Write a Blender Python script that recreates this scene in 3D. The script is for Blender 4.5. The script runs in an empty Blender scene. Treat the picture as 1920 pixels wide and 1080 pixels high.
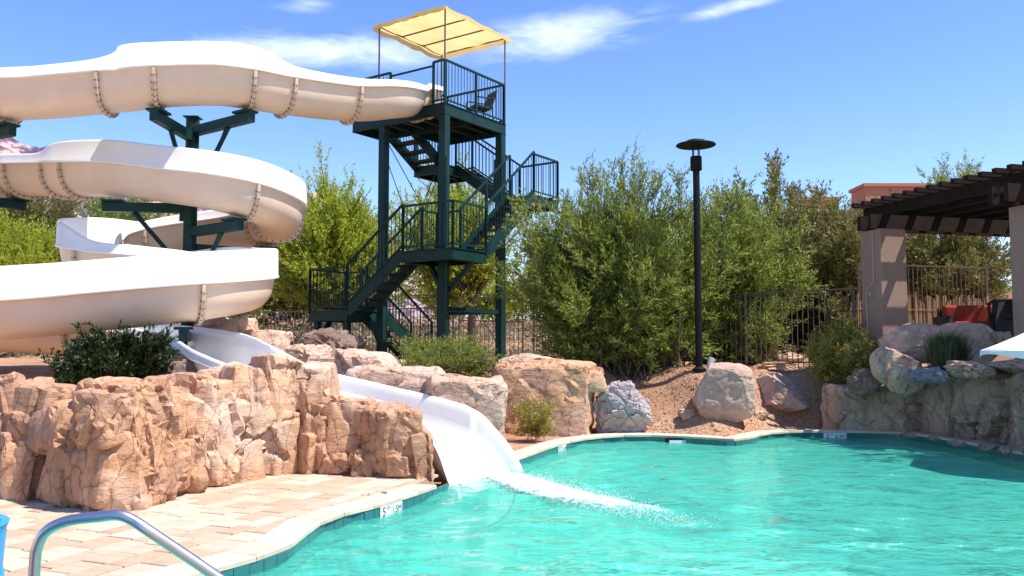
import bpy, bmesh, math, random
import numpy as np
from mathutils import Vector, Matrix

R = math.radians
rnd = random.Random(7)
SC = bpy.context.scene
COL = SC.collection

# ------------------------------------------------------------------ camera, sky, sun, exposure
EYE = 1.58
FPX = 1600.0
PITCH = math.atan(110.0 / FPX)
cam_d = bpy.data.cameras.new('camera')
cam = bpy.data.objects.new('camera', cam_d)
COL.objects.link(cam)
cam.location = (0, 0, EYE)
cam.rotation_euler = (R(90) + PITCH, 0, 0)
cam_d.sensor_width = 36
cam_d.lens = FPX / 1920 * 36
cam_d.clip_start = 0.05
cam_d.clip_end = 20000
SC.camera = cam

SUN_EL = R(60)
SUN_AZ = R(111)          # clockwise from +Y
SUN_DIR = Vector((math.cos(SUN_EL) * math.sin(SUN_AZ), math.cos(SUN_EL) * math.cos(SUN_AZ), math.sin(SUN_EL)))

world = bpy.data.worlds.new('World')
SC.world = world
world.use_nodes = True
wn = world.node_tree.nodes
wl = world.node_tree.links
wn.clear()
def wnode(t, **kw):
    n = wn.new(t)
    for k, v in kw.items():
        setattr(n, k, v)
    return n
def wmath(op, a, b=None):
    n = wnode('ShaderNodeMath', operation=op)
    for i, v in enumerate((a, b)):
        if v is None: continue
        if isinstance(v, (int, float)): n.inputs[i].default_value = v
        else: wl.new(v, n.inputs[i])
    return n.outputs[0]
world.cycles.sampling_method = 'MANUAL'
world.cycles.sample_map_resolution = 512
w_out = wnode('ShaderNodeOutputWorld')
w_bg = wnode('ShaderNodeBackground')
w_bg.inputs['Strength'].default_value = 0.15
sky = wnode('ShaderNodeTexSky', sky_type='NISHITA')
sky.sun_disc = False
sky.sun_elevation = SUN_EL
sky.sun_rotation = SUN_AZ
sky.air_density = 1.0
sky.dust_density = 0.35
sky.ozone_density = 2.5
sky.altitude = 800
hsv = wnode('ShaderNodeHueSaturation')
hsv.inputs['Hue'].default_value = 0.512
hsv.inputs['Saturation'].default_value = 1.18
hsv.inputs['Value'].default_value = 1.0
wl.new(sky.outputs[0], hsv.inputs['Color'])
# cirrus: a few thin streaks of cloud, in azimuth / elevation
tc = wnode('ShaderNodeTexCoord')
sep = wnode('ShaderNodeSeparateXYZ')
wl.new(tc.outputs['Generated'], sep.inputs[0])
az = wmath('ARCTAN2', sep.outputs[0], sep.outputs[1])
el = wmath('ARCSINE', sep.outputs[2])
comb = wnode('ShaderNodeCombineXYZ')
wl.new(wmath('MULTIPLY', az, 7.0), comb.inputs[0])
wl.new(wmath('MULTIPLY', el, 26.0), comb.inputs[1])
nz = wnode('ShaderNodeTexNoise')
nz.inputs['Scale'].default_value = 1.6
nz.inputs['Detail'].default_value = 5
nz.inputs['Roughness'].default_value = 0.62
nz.inputs['Distortion'].default_value = 0.7
wl.new(comb.outputs[0], nz.inputs['Vector'])
def px_dir(px, py):
    x = (px - 960) / FPX; y = (540 - py) / FPX
    d = Vector((x, math.cos(PITCH) - y * math.sin(PITCH), math.sin(PITCH) + y * math.cos(PITCH)))
    return d
def azel(px, py):
    d = px_dir(px, py).normalized()
    return math.atan2(d.x, d.y), math.asin(d.z)
azel_v = wnode('ShaderNodeCombineXYZ')
wl.new(az, azel_v.inputs[0]); wl.new(el, azel_v.inputs[1])
mask = None
for (cx, cy, hw, hh, slope, amp) in [(620, 96, 420, 52, 0.06, 1.0), (1050, 66, 300, 60, 0.12, 1.0), (570, 10, 90, 22, 0.1, .6), (1400, 6, 200, 22, 0.14, .8)]:
    a0, e0 = azel(cx, cy)
    mp = wnode('ShaderNodeMapping', vector_type='TEXTURE')
    mp.inputs['Location'].default_value = (a0, e0, 0)
    mp.inputs['Rotation'].default_value = (0, 0, math.atan(slope))
    mp.inputs['Scale'].default_value = (hw / FPX, hh / FPX, 1)
    wl.new(azel_v.outputs[0], mp.inputs[0])
    ln_ = wnode('ShaderNodeVectorMath', operation='LENGTH'); wl.new(mp.outputs[0], ln_.inputs[0])
    ms = wnode('ShaderNodeMapRange', interpolation_type='SMOOTHSTEP')
    ms.inputs['From Min'].default_value = 1.0; ms.inputs['From Max'].default_value = 0.0; ms.inputs['To Max'].default_value = amp
    wl.new(ln_.outputs['Value'], ms.inputs['Value'])
    g = ms.outputs[0]
    mask = g if mask is None else wmath('MAXIMUM', mask, g)
mr = wnode('ShaderNodeMapRange')
mr.inputs['From Min'].default_value = 0.30
mr.inputs['From Max'].default_value = 1.0
wl.new(wmath('ADD', nz.outputs[0], wmath('MULTIPLY', wmath('SUBTRACT', mask, 0.5), 0.45)), mr.inputs['Value'])
cl = wmath('MULTIPLY', wmath('MINIMUM', mr.outputs[0], 1.0), wmath('MINIMUM', wmath('MULTIPLY', mask, 1.6), 1.0))
mixc = wnode('ShaderNodeMixRGB')
mixc.inputs[2].default_value = (6.6, 6.9, 7.4, 1)
wl.new(wmath('MULTIPLY', cl, 0.72), mixc.inputs[0])
wl.new(hsv.outputs[0], mixc.inputs[1])
wl.new(mixc.outputs[0], w_bg.inputs['Color'])
wl.new(w_bg.outputs[0], w_out.inputs[0])

sun_d = bpy.data.lights.new('sun', 'SUN')
sun_d.energy = 4.4
sun_d.angle = R(0.53)
sun_d.color = (1.0, 0.95, 0.87)
sun = bpy.data.objects.new('sun', sun_d)
COL.objects.link(sun)
sun.rotation_euler = SUN_DIR.to_track_quat('Z', 'Y').to_euler()
sun.location = SUN_DIR * 60

SC.view_settings.view_transform = 'Standard'
SC.view_settings.look = 'None'
SC.view_settings.exposure = 0.82
SC.view_settings.gamma = 1.0
SC.view_settings.use_curve_mapping = False
SC.render.engine = 'CYCLES'
SC.cycles.use_denoising = True
SC.cycles.max_bounces = 6
SC.cycles.diffuse_bounces = 3
SC.cycles.transmission_bounces = 4
SC.cycles.transparent_max_bounces = 12
SC.cycles.caustics_reflective = False
SC.cycles.caustics_refractive = False
SC.cycles.sample_clamp_indirect = 6

# ------------------------------------------------------------------ layout helpers
def P(px, py, D):
    """the point at distance D (metres along +Y) that the photograph shows at pixel px, py"""
    d = px_dir(px, py)
    return Vector((0, 0, EYE)) + d * (D / d.y)
def G(px, py, z=0.0):
    d = px_dir(px, py)
    return Vector((0, 0, EYE)) + d * ((z - EYE) / d.z)
def to_px(p):
    v = Vector(p) - Vector((0, 0, EYE))
    f = v.y * math.cos(PITCH) + v.z * math.sin(PITCH)
    u = -v.y * math.sin(PITCH) + v.z * math.cos(PITCH)
    return 960 + FPX * v.x / f, 540 - FPX * u / f

# ------------------------------------------------------------------ mesh helpers
class MB:
    def __init__(s):
        s.v = []; s.f = []; s.m = []
    def add(s, vs, fs, m=0):
        o = len(s.v)
        s.v.extend([tuple(v) for v in vs])
        for f in fs:
            s.f.append([i + o for i in f]); s.m.append(m)
        return s
    def box(s, c, h, ax=None, m=0):
        c = Vector(c)
        ax = ax or (Vector((1, 0, 0)), Vector((0, 1, 0)), Vector((0, 0, 1)))
        vs = []
        for k in (-1, 1):
            for j in (-1, 1):
                for i in (-1, 1):
                    vs.append(c + ax[0] * (i * h[0]) + ax[1] * (j * h[1]) + ax[2] * (k * h[2]))
        return s.add(vs, [(0, 2, 3, 1), (4, 5, 7, 6), (0, 1, 5, 4), (2, 6, 7, 3), (0, 4, 6, 2), (1, 3, 7, 5)], m)
    def beam(s, p, q, w, h, up=(0, 0, 1), m=0):
        p = Vector(p); q = Vector(q); d = q - p; L = d.length
        if L < 1e-6: return s
        d = d / L; up = Vector(up)
        r = d.cross(up)
        if r.length < 1e-4: r = d.cross(Vector((0, 1, 0)))
        r.normalize(); u = r.cross(d).normalized()
        return s.box((p + q) / 2, (L / 2, w / 2, h / 2), (d, r, u), m)
    def tube(s, pts, rad, n=8, m=0, cap=True):
        pts = [Vector(p) for p in pts]
        if not hasattr(rad, '__len__'): rad = [rad] * len(pts)
        o = len(s.v); last = None
        for i, p in enumerate(pts):
            t = (pts[min(i + 1, len(pts) - 1)] - pts[max(i - 1, 0)]).normalized()
            if last is None:
                a = t.cross(Vector((0, 0, 1)))
                if a.length < .05: a = t.cross(Vector((1, 0, 0)))
            else:
                a = last - t * last.dot(t)
            a.normalize(); last = a; b = t.cross(a)
            for k in range(n):
                th = 2 * math.pi * k / n
                s.v.append(tuple(p + a * (math.cos(th) * rad[i]) + b * (math.sin(th) * rad[i])))
        for i in range(len(pts) - 1):
            for k in range(n):
                s.f.append([o + i * n + k, o + i * n + (k + 1) % n, o + (i + 1) * n + (k + 1) % n, o + (i + 1) * n + k]); s.m.append(m)
        if cap:
            s.f.append([o + k for k in range(n)][::-1]); s.m.append(m)
            s.f.append([o + (len(pts) - 1) * n + k for k in range(n)]); s.m.append(m)
        return s
    def lathe(s, prof, c=(0, 0, 0), n=24, m=0):
        o = len(s.v)
        for (r, z) in prof:
            for k in range(n):
                th = 2 * math.pi * k / n
                s.v.append((c[0] + r * math.cos(th), c[1] + r * math.sin(th), c[2] + z))
        for i in range(len(prof) - 1):
            for k in range(n):
                s.f.append([o + i * n + k, o + i * n + (k + 1) % n, o + (i + 1) * n + (k + 1) % n, o + (i + 1) * n + k]); s.m.append(m)
        return s
    def mesh(s, name, mats, base=(0, 0, 0), smooth=False, angle=35):
        me = bpy.data.meshes.new(name)
        b = base
        me.from_pydata([(v[0] - b[0], v[1] - b[1], v[2] - b[2]) for v in s.v], [], s.f)
        for m in (mats if isinstance(mats, (list, tuple)) else [mats]):
            me.materials.append(m)
        me.polygons.foreach_set('material_index', s.m)
        if smooth:
            me.polygons.foreach_set('use_smooth', [True] * len(s.f))
            if angle: me.set_sharp_from_angle(angle=R(angle))
        me.update()
        return me

BASE = {}
def link(o, parent=None):
    COL.objects.link(o)
    if parent is not None: o.parent = parent
    return o
def tag(o, label=None, cat=None, group=None, kind=None):
    if label: o['label'] = label
    if cat: o['category'] = cat
    if group: o['group'] = group
    if kind: o['kind'] = kind
    return o
def thing(name, label, cat, base, group=None):
    o = link(bpy.data.objects.new(name, None))
    o.location = base
    o.empty_display_size = .2
    BASE[o.name] = Vector(base)
    return tag(o, label, cat, group)
def root_base(o):
    while o.parent is not None: o = o.parent
    return Vector(o.location) if o.name not in BASE else BASE[o.name]
def part(name, mb, mats, parent, smooth=False, angle=35):
    """mesh given in world coordinates, hung under its thing (all origins at the thing's base)"""
    b = root_base(parent)
    o = bpy.data.objects.new(name, mb.mesh(name, mats, b, smooth, angle))
    return link(o, parent)
def inst(name, me, parent, loc, rot=None):
    b = root_base(parent)
    o = bpy.data.objects.new(name, me)
    o.location = Vector(loc) - b
    if rot: o.rotation_euler = rot
    return link(o, parent)
def solo(name, mb, mats, base=(0, 0, 0), smooth=False, angle=35):
    o = bpy.data.objects.new(name, mb.mesh(name, mats, base, smooth, angle))
    o.location = base
    BASE[o.name] = Vector(base)
    return link(o)
def np_mesh(name, V, F, mat, smooth=False):
    V = np.asarray(V, np.float32); F = np.asarray(F, np.int32)
    k = F.shape[1]
    me = bpy.data.meshes.new(name)
    me.vertices.add(len(V)); me.vertices.foreach_set('co', V.ravel())
    me.loops.add(F.size); me.loops.foreach_set('vertex_index', F.ravel())
    me.polygons.add(len(F)); me.polygons.foreach_set('loop_start', np.arange(0, F.size, k, dtype=np.int32))
    try: me.polygons.foreach_set('loop_total', np.full(len(F), k, np.int32))
    except Exception: pass
    if smooth: me.polygons.foreach_set('use_smooth', np.ones(len(F), bool))
    me.materials.append(mat)
    me.update(calc_edges=True)
    me.validate()
    return me

# ------------------------------------------------------------------ numpy noise
def _h(i, j, k, s):
    x = (i.astype(np.int64) * 374761393 + j.astype(np.int64) * 668265263 + k.astype(np.int64) * 2147483647 + s * 974634777) & 0xffffffff
    x = ((x ^ (x >> 13)) * 1274126177) & 0xffffffff
    x = ((x ^ (x >> 16)) * 2246822519) & 0xffffffff
    x = x ^ (x >> 15)
    return (x & 0xffffff).astype(np.float64) / 0xffffff
def vnoise(Pn, s=0):
    i = np.floor(Pn).astype(np.int64); f = Pn - i; f = f * f * (3 - 2 * f)
    r = 0
    for a in (0, 1):
        for b in (0, 1):
            for c in (0, 1):
                w = (f[:, 0] if a else 1 - f[:, 0]) * (f[:, 1] if b else 1 - f[:, 1]) * (f[:, 2] if c else 1 - f[:, 2])
                r = r + w * _h(i[:, 0] + a, i[:, 1] + b, i[:, 2] + c, s)
    return r * 2 - 1
def fbm(Pn, oct=4, s=0):
    r = 0; a = 1; q = Pn.copy()
    for o in range(oct):
        r = r + a * vnoise(q, s + o); q = q * 2.03 + 11.3; a *= .5
    return r
def blocks(Pn, s=0, jit=.85):
    """cellular blocks: returns a random offset and tilt per block and the distance to the joint"""
    i0 = np.floor(Pn).astype(np.int64)
    n = len(Pn)
    b1 = np.full(n, 9.); b2 = np.full(n, 9.)
    off = np.zeros(n); tilt = np.zeros(n)
    for a in (-1, 0, 1):
        for b in (-1, 0, 1):
            for c in (-1, 0, 1):
                i, j, k = i0[:, 0] + a, i0[:, 1] + b, i0[:, 2] + c
                S = np.stack([i + .5 + jit * (_h(i, j, k, s) - .5), j + .5 + jit * (_h(i, j, k, s + 1) - .5), k + .5 + jit * (_h(i, j, k, s + 2) - .5)], 1)
                d = np.sqrt(((Pn - S) ** 2).sum(1))
                near = d < b1
                b2 = np.where(near, b1, np.minimum(b2, d))
                tv = np.stack([_h(i, j, k, s + 4), _h(i, j, k, s + 5), _h(i, j, k, s + 6)], 1) - .5
                off = np.where(near, _h(i, j, k, s + 3) * 2 - 1, off)
                tilt = np.where(near, ((Pn - S) * tv).sum(1) * 2, tilt)
                b1 = np.where(near, d, b1)
    return off, tilt, b2 - b1

# ------------------------------------------------------------------ materials
def new_mat(name):
    m = bpy.data.materials.new(name)
    m.use_nodes = True
    nt = m.node_tree
    return m, nt, nt.nodes, nt.links, nt.nodes['Principled BSDF']
def ramp(n, stops):
    r = n.new('ShaderNodeValToRGB')
    e = r.color_ramp.elements
    while len(e) > 1: e.remove(e[-1])
    e[0].position = stops[0][0]; e[0].color = (*stops[0][1], 1)
    for p, c in stops[1:]:
        x = e.new(p); x.color = (*c, 1)
    return r
def tex(n, l, kind, scale, detail=4, rough=.55, coord='Object', vscale=None):
    tcn = n.new('ShaderNodeTexCoord')
    out = tcn.outputs[coord]
    if vscale:
        mp = n.new('ShaderNodeMapping'); mp.inputs['Scale'].default_value = vscale
        l.new(out, mp.inputs[0]); out = mp.outputs[0]
    if kind == 'noise':
        t = n.new('ShaderNodeTexNoise'); t.inputs['Detail'].default_value = detail; t.inputs['Roughness'].default_value = rough
    else:
        t = n.new('ShaderNodeTexVoronoi')
    t.inputs['Scale'].default_value = scale
    l.new(out, t.inputs['Vector'])
    return t
def paint(name, col, rough=.5, var=.08, bump=.0, scale=6, metal=0, spec=.5, coat=0):
    m, nt, n, l, b = new_mat(name)
    t = tex(n, l, 'noise', scale, 6, .6)
    lo = tuple(c * (1 - var) for c in col); hi = tuple(min(1, c * (1 + var)) for c in col)
    r = ramp(n, [(.3, lo), (.7, hi)])
    l.new(t.outputs[0], r.inputs[0]); l.new(r.outputs[0], b.inputs['Base Color'])
    b.inputs['Roughness'].default_value = rough
    b.inputs['Metallic'].default_value = metal
    b.inputs['Specular IOR Level'].default_value = spec
    b.inputs['Coat Weight'].default_value = coat
    if bump:
        t2 = tex(n, l, 'noise', scale * 9, 5, .6)
        bp = n.new('ShaderNodeBump'); bp.inputs['Strength'].default_value = bump; bp.inputs['Distance'].default_value = .02
        l.new(t2.outputs[0], bp.inputs['Height']); l.new(bp.outputs[0], b.inputs['Normal'])
    return m
def rock_mat(name, stops, scale=1.1, bump=.55, streak=None, crack=False):
    m, nt, n, l, b = new_mat(name)
    t = tex(n, l, 'noise', scale, 9, .62, vscale=streak)
    r = ramp(n, stops)
    l.new(t.outputs[0], r.inputs[0])
    t3 = tex(n, l, 'noise', scale * 14, 6, .7)
    r3 = ramp(n, [(.3, (.74, .72, .70)), (.62, (1.08, 1.07, 1.05))])
    l.new(t3.outputs[0], r3.inputs[0])
    mx = n.new('ShaderNodeMixRGB'); mx.blend_type = 'MULTIPLY'; mx.inputs[0].default_value = .8
    l.new(r.outputs[0], mx.inputs[1]); l.new(r3.outputs[0], mx.inputs[2])
    if crack:
        # mineral streaks running down the face and fine dirt-filled cracks
        t5 = tex(n, l, 'noise', 2.4, 6, .65, vscale=(1, 1, .16))
        r5 = ramp(n, [(.36, (.62, .56, .53)), (.5, (1, 1, 1)), (.68, (1.06, 1.05, 1.04))])
        l.new(t5.outputs[0], r5.inputs[0])
        m5 = n.new('ShaderNodeMixRGB'); m5.blend_type = 'MULTIPLY'; m5.inputs[0].default_value = .75
        l.new(mx.outputs[0], m5.inputs[1]); l.new(r5.outputs[0], m5.inputs[2])
        wv = n.new('ShaderNodeTexNoise'); wv.inputs['Scale'].default_value = 3.0; wv.inputs['Detail'].default_value = 4
        tco = n.new('ShaderNodeTexCoord'); l.new(tco.outputs['Object'], wv.inputs['Vector'])
        vm = n.new('ShaderNodeVectorMath'); vm.operation = 'MULTIPLY_ADD'; vm.inputs[1].default_value = (.35, .35, .35)
        l.new(wv.outputs['Color'], vm.inputs[0]); l.new(tco.outputs['Object'], vm.inputs[2])
        mpn = n.new('ShaderNodeMapping'); mpn.inputs['Scale'].default_value = (1, 1, .6); l.new(vm.outputs[0], mpn.inputs[0])
        vo = n.new('ShaderNodeTexVoronoi'); vo.feature = 'DISTANCE_TO_EDGE'; vo.inputs['Scale'].default_value = 2.6
        l.new(mpn.outputs[0], vo.inputs['Vector'])
        r6 = ramp(n, [(0, (.38, .30, .26)), (.018, (.8, .77, .74)), (.04, (1, 1, 1))])
        l.new(vo.outputs['Distance'], r6.inputs[0])
        m6 = n.new('ShaderNodeMixRGB'); m6.blend_type = 'MULTIPLY'; m6.inputs[0].default_value = .8
        l.new(m5.outputs[0], m6.inputs[1]); l.new(r6.outputs[0], m6.inputs[2])
        mx = m6
    l.new(mx.outputs[0], b.inputs['Base Color'])
    b.inputs['Roughness'].default_value = .9
    b.inputs['Specular IOR Level'].default_value = .2
    t2 = tex(n, l, 'noise', scale * 16, 8, .68)
    v2 = tex(n, l, 'noise', scale * 4.5, 5, .6, vscale=(1, 1, 2.2))
    ad = n.new('ShaderNodeMath'); ad.operation = 'MULTIPLY_ADD'; ad.inputs[1].default_value = 2.2
    l.new(v2.outputs[0], ad.inputs[0]); l.new(t2.outputs[0], ad.inputs[2])
    bp = n.new('ShaderNodeBump'); bp.inputs['Strength'].default_value = bump; bp.inputs['Distance'].default_value = .04
    l.new(ad.outputs[0], bp.inputs['Height']); l.new(bp.outputs[0], b.inputs['Normal'])
    return m
def leaf_mat(name, c0, c1, c2, trans=.4, rough=.45):
    m, nt, n, l, b = new_mat(name)
    g = n.new('ShaderNodeNewGeometry')
    r = ramp(n, [(0.0, c0), (.55, c1), (1.0, c2)])
    l.new(g.outputs['Random Per Island'], r.inputs[0])
    l.new(r.outputs[0], b.inputs['Base Color'])
    b.inputs['Roughness'].default_value = rough
    b.inputs['Specular IOR Level'].default_value = .35
    tr = n.new('ShaderNodeBsdfTranslucent')
    l.new(r.outputs[0], tr.inputs[0])
    mx = n.new('ShaderNodeMixShader'); mx.inputs[0].default_value = trans
    l.new(b.outputs[0], mx.inputs[1]); l.new(tr.outputs[0], mx.inputs[2])
    l.new(mx.outputs[0], n['Material Output'].inputs[0])
    return m

M = {}
M['gel_white'] = paint('white gelcoat', (.83, .81, .78), .3, .035, 0, 2, spec=.5, coat=.3)
M['gel_beige'] = paint('beige fibreglass', (.78, .59, .44), .42, .06, 0, 1.6)
M['rib'] = paint('beige flange', (.62, .47, .34), .5, .08, .1, 5)
M['bolt'] = paint('weathered bolt', (.13, .08, .06), .55, .2)
M['green'] = paint('dark green steel', (.005, .030, .025), .5, .25, .05, 3, spec=.25)
M['green2'] = paint('dark green column paint', (.005, .034, .028), .5, .2, .05, 3, spec=.25)
M['grate'] = paint('dark stair grating', (.010, .020, .019), .6, .25, .3, 8)
M['black'] = paint('black powder coat', (.006, .006, .007), .6, .2, .05, 6, spec=.2)
M['brown_steel'] = paint('brown fence paint', (.105, .066, .046), .55, .2, .1, 6)
M['chrome'] = paint('brushed stainless steel', (.60, .57, .57), .36, .05, .03, 4, metal=1)
M['pole_metal'] = paint('bronze canopy pole', (.12, .09, .08), .45, .15)
M['stucco'] = paint('tan stucco', (.30, .195, .155), .92, .07, .5, 5, spec=.15)
M['dark_wood'] = paint('dark stained timber', (.020, .011, .009), .8, .35, .4, 4, spec=.15)
M['terracotta'] = paint('terracotta stucco', (.46, .19, .13), .92, .06, .3, 1.5, spec=.1)
M['tan_wall'] = paint('sand stucco', (.50, .33, .22), .92, .08, .3, 2, spec=.1)
M['cushion'] = paint('brick red cushion cloth', (.33, .055, .03), .9, .12, .3, 9, spec=.1)
M['wicker'] = paint('black wicker', (.012, .011, .011), .6, .3, .8, 22)
M['white_cloth'] = paint('white parasol cloth', (.82, .81, .80), .85, .02, .05, 4, spec=.1)
M['blue'] = paint('blue plastic', (.01, .30, .68), .35, .05, 0, 3)
M['bark'] = paint('grey brown bark', (.14, .10, .07), .9, .35, .8, 7, spec=.1)
M['bark_green'] = paint('green bark', (.10, .11, .04), .85, .3, .5, 6, spec=.1)
M['grey_plastic'] = paint('grey plastic', (.35, .35, .36), .5, .05)
M['marker_white'] = paint('white marker tile', (.72, .76, .74), .25, .03)
M['marker_black'] = paint('black marker print', (.01, .01, .012), .4, .1)
M['tile'] = paint('teal waterline tile', (.035, .16, .165), .18, .35, 0, 3, coat=.3)
M['bamboo'] = paint('bamboo cane', (.33, .19, .10), .6, .3, .2, 5)
M['conduit'] = paint('grey conduit', (.33, .26, .22), .5, .1)

WALL_STOPS = [(.25, (.30, .21, .175)), (.38, (.45, .27, .18)), (.50, (.56, .31, .18)), (.58, (.58, .37, .25)), (.68, (.60, .44, .35)), (.82, (.44, .36, .33))]
M['rock_wall'] = rock_mat('ochre sculpted rock', WALL_STOPS, .62, .6, crack=True)
M['rock_tan'] = rock_mat('tan rock', [(.3, (.47, .30, .215)), (.5, (.61, .425, .32)), (.75, (.66, .50, .40))], 1.1, .6, crack=True)
M['rock_pink'] = rock_mat('pink rock', [(.3, (.40, .25, .20)), (.5, (.53, .35, .28)), (.75, (.58, .43, .35))], .9, .5)
M['rock_orange'] = rock_mat('orange rock', [(.3, (.36, .17, .09)), (.5, (.52, .27, .14)), (.75, (.58, .38, .25))], .9, .5)
M['rock_grey'] = rock_mat('grey rock', [(.3, (.41, .33, .33)), (.5, (.57, .475, .46)), (.75, (.67, .58, .56))], 1.4, .8)
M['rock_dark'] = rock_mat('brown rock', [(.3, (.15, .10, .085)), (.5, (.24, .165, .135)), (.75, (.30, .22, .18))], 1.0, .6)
M['rock_olive'] = rock_mat('olive grey rock', [(.3, (.30, .21, .165)), (.5, (.46, .335, .265)), (.75, (.55, .41, .33))], .9, .7, crack=True)
M['rock_violet'] = rock_mat('violet slate', [(.3, (.20, .17, .21)), (.5, (.30, .255, .30)), (.75, (.36, .31, .35))], 1.2, .6)

# travertine pavers: each stone has its own tone
def stone_mat(name, lo, mid, hi):
    m, nt, n, l, b = new_mat(name)
    oi = n.new('ShaderNodeObjectInfo')
    r = ramp(n, [(0, lo), (.5, mid), (1, hi)])
    l.new(oi.outputs['Random'], r.inputs[0])
    t = tex(n, l, 'noise', 3.2, 8, .65, vscale=(1, 2.6, 1))
    r2 = ramp(n, [(.28, (.70, .58, .44)), (.46, (.97, .95, .92)), (.7, (1.06, 1.05, 1.04))])
    l.new(t.outputs[0], r2.inputs[0])
    mx = n.new('ShaderNodeMixRGB'); mx.blend_type = 'MULTIPLY'; mx.inputs[0].default_value = .8
    l.new(r.outputs[0], mx.inputs[1]); l.new(r2.outputs[0], mx.inputs[2])
    l.new(mx.outputs[0], b.inputs['Base Color'])
    b.inputs['Roughness'].default_value = .75
    b.inputs['Specular IOR Level'].default_value = .25
    t2 = tex(n, l, 'noise', 34, 6, .7)
    bp = n.new('ShaderNodeBump'); bp.inputs['Strength'].default_value = .35; bp.inputs['Distance'].default_value = .008
    l.new(t2.outputs[0], bp.inputs['Height']); l.new(bp.outputs[0], b.inputs['Normal'])
    return m
M['travertine'] = stone_mat('travertine', (.42, .305, .21), (.51, .395, .29), (.58, .475, .37))
M['coping'] = stone_mat('cream coping stone', (.54, .445, .34), (.58, .49, .385), (.62, .54, .44))
M['joint'] = paint('sandy joint', (.27, .19, .13), .95, .15, .3, 9, spec=.1)

def ground_mat():
    m, nt, n, l, b = new_mat('reddish desert gravel')
    t = tex(n, l, 'noise', .55, 6, .6)
    r = ramp(n, [(.3, (.30, .155, .085)), (.5, (.40, .235, .145)), (.72, (.46, .31, .21))])
    l.new(t.outputs[0], r.inputs[0])
    v = tex(n, l, 'voronoi', 34)
    r2 = ramp(n, [(0, (.62, .60, .58)), (.5, (1., 1., 1.)), (1, (1.25, 1.2, 1.15))])
    sepc = n.new('ShaderNodeSeparateColor'); l.new(v.outputs['Color'], sepc.inputs[0])
    l.new(sepc.outputs[0], r2.inputs[0])
    mx = n.new('ShaderNodeMixRGB'); mx.blend_type = 'MULTIPLY'; mx.inputs[0].default_value = .9
    l.new(r.outputs[0], mx.inputs[1]); l.new(r2.outputs[0], mx.inputs[2])
    l.new(mx.outputs[0], b.inputs['Base Color'])
    b.inputs['Roughness'].default_value = .95; b.inputs['Specular IOR Level'].default_value = .1
    bp = n.new('ShaderNodeBump'); bp.inputs['Strength'].default_value = .7; bp.inputs['Distance'].default_value = .02; bp.invert = True
    l.new(v.outputs['Distance'], bp.inputs['Height']); l.new(bp.outputs[0], b.inputs['Normal'])
    return m
M['ground'] = ground_mat()
M['pebble'] = stone_mat('gravel stones', (.28, .15, .09), (.42, .27, .18), (.52, .40, .31))

def plaster_mat():
    m, nt, n, l, b = new_mat('aqua pool plaster')
    t = tex(n, l, 'noise', .38, 4, .55)
    r = ramp(n, [(.3, (.22, .74, .82)), (.5, (.42, .90, .80)), (.7, (.66, .96, .76))])
    l.new(t.outputs[0], r.inputs[0]); l.new(r.outputs[0], b.inputs['Base Color'])
    b.inputs['Roughness'].default_value = .8
    return m
M['plaster'] = plaster_mat()

def water_mat(name='pool water', tint=(.70, .99, .93), milky=(.09, .63, .49), milk=.42, bscale=1.0):
    m, nt, n, l, b = new_mat(name)
    n.remove(b)
    # ripples
    t1 = tex(n, l, 'noise', 2.6 * bscale, 3, .5, vscale=(1, 1.5, 1))
    t2 = tex(n, l, 'noise', 9.5 * bscale, 4, .6, vscale=(1, 1.7, 1))
    t0_ = tex(n, l, 'noise', .9 * bscale, 2, .5, vscale=(1, 1.35, 1))
    ad0 = n.new('ShaderNodeMath'); ad0.operation = 'MULTIPLY_ADD'; ad0.inputs[1].default_value = 5.0
    l.new(t0_.outputs[0], ad0.inputs[0])
    sc2 = n.new('ShaderNodeMath'); sc2.operation = 'MULTIPLY'; sc2.inputs[1].default_value = .28
    l.new(t2.outputs[0], sc2.inputs[0]); l.new(sc2.outputs[0], ad0.inputs[2])
    ad = n.new('ShaderNodeMath'); ad.operation = 'MULTIPLY_ADD'; ad.inputs[1].default_value = 2.2
    l.new(t1.outputs[0], ad.inputs[0]); l.new(ad0.outputs[0], ad.inputs[2])
    bp = n.new('ShaderNodeBump'); bp.inputs['Strength'].default_value = 1.0; bp.inputs['Distance'].default_value = .085
    l.new(ad.outputs[0], bp.inputs['Height'])
    tr = n.new('ShaderNodeBsdfTransparent'); tr.inputs[0].default_value = (*tint, 1)
    rf = n.new('ShaderNodeBsdfRefraction'); rf.inputs['Color'].default_value = (*tint, 1); rf.inputs['IOR'].default_value = 1.33; rf.inputs['Roughness'].default_value = .02
    l.new(bp.outputs[0], rf.inputs['Normal'])
    m1 = n.new('ShaderNodeMixShader'); m1.inputs[0].default_value = .30
    l.new(tr.outputs[0], m1.inputs[1]); l.new(rf.outputs[0], m1.inputs[2])
    df = n.new('ShaderNodeBsdfDiffuse'); df.inputs[0].default_value = (*milky, 1)
    m2 = n.new('ShaderNodeMixShader'); m2.inputs[0].default_value = milk
    l.new(m1.outputs[0], m2.inputs[1]); l.new(df.outputs[0], m2.inputs[2])
    gl = n.new('ShaderNodeBsdfGlossy'); gl.inputs['Roughness'].default_value = .06
    l.new(bp.outputs[0], gl.inputs['Normal'])
    fr = n.new('ShaderNodeFresnel'); fr.inputs[0].default_value = 1.33
    l.new(bp.outputs[0], fr.inputs['Normal'])
    m3 = n.new('ShaderNodeMixShader')
    l.new(fr.outputs[0], m3.inputs[0]); l.new(m2.outputs[0], m3.inputs[1]); l.new(gl.outputs[0], m3.inputs[2])
    l.new(m3.outputs[0], n['Material Output'].inputs[0])
    return m
M['water'] = water_mat()
M['water_blue'] = water_mat('blue pool water', (.3, .7, .95), (.02, .28, .65), .5)

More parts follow.
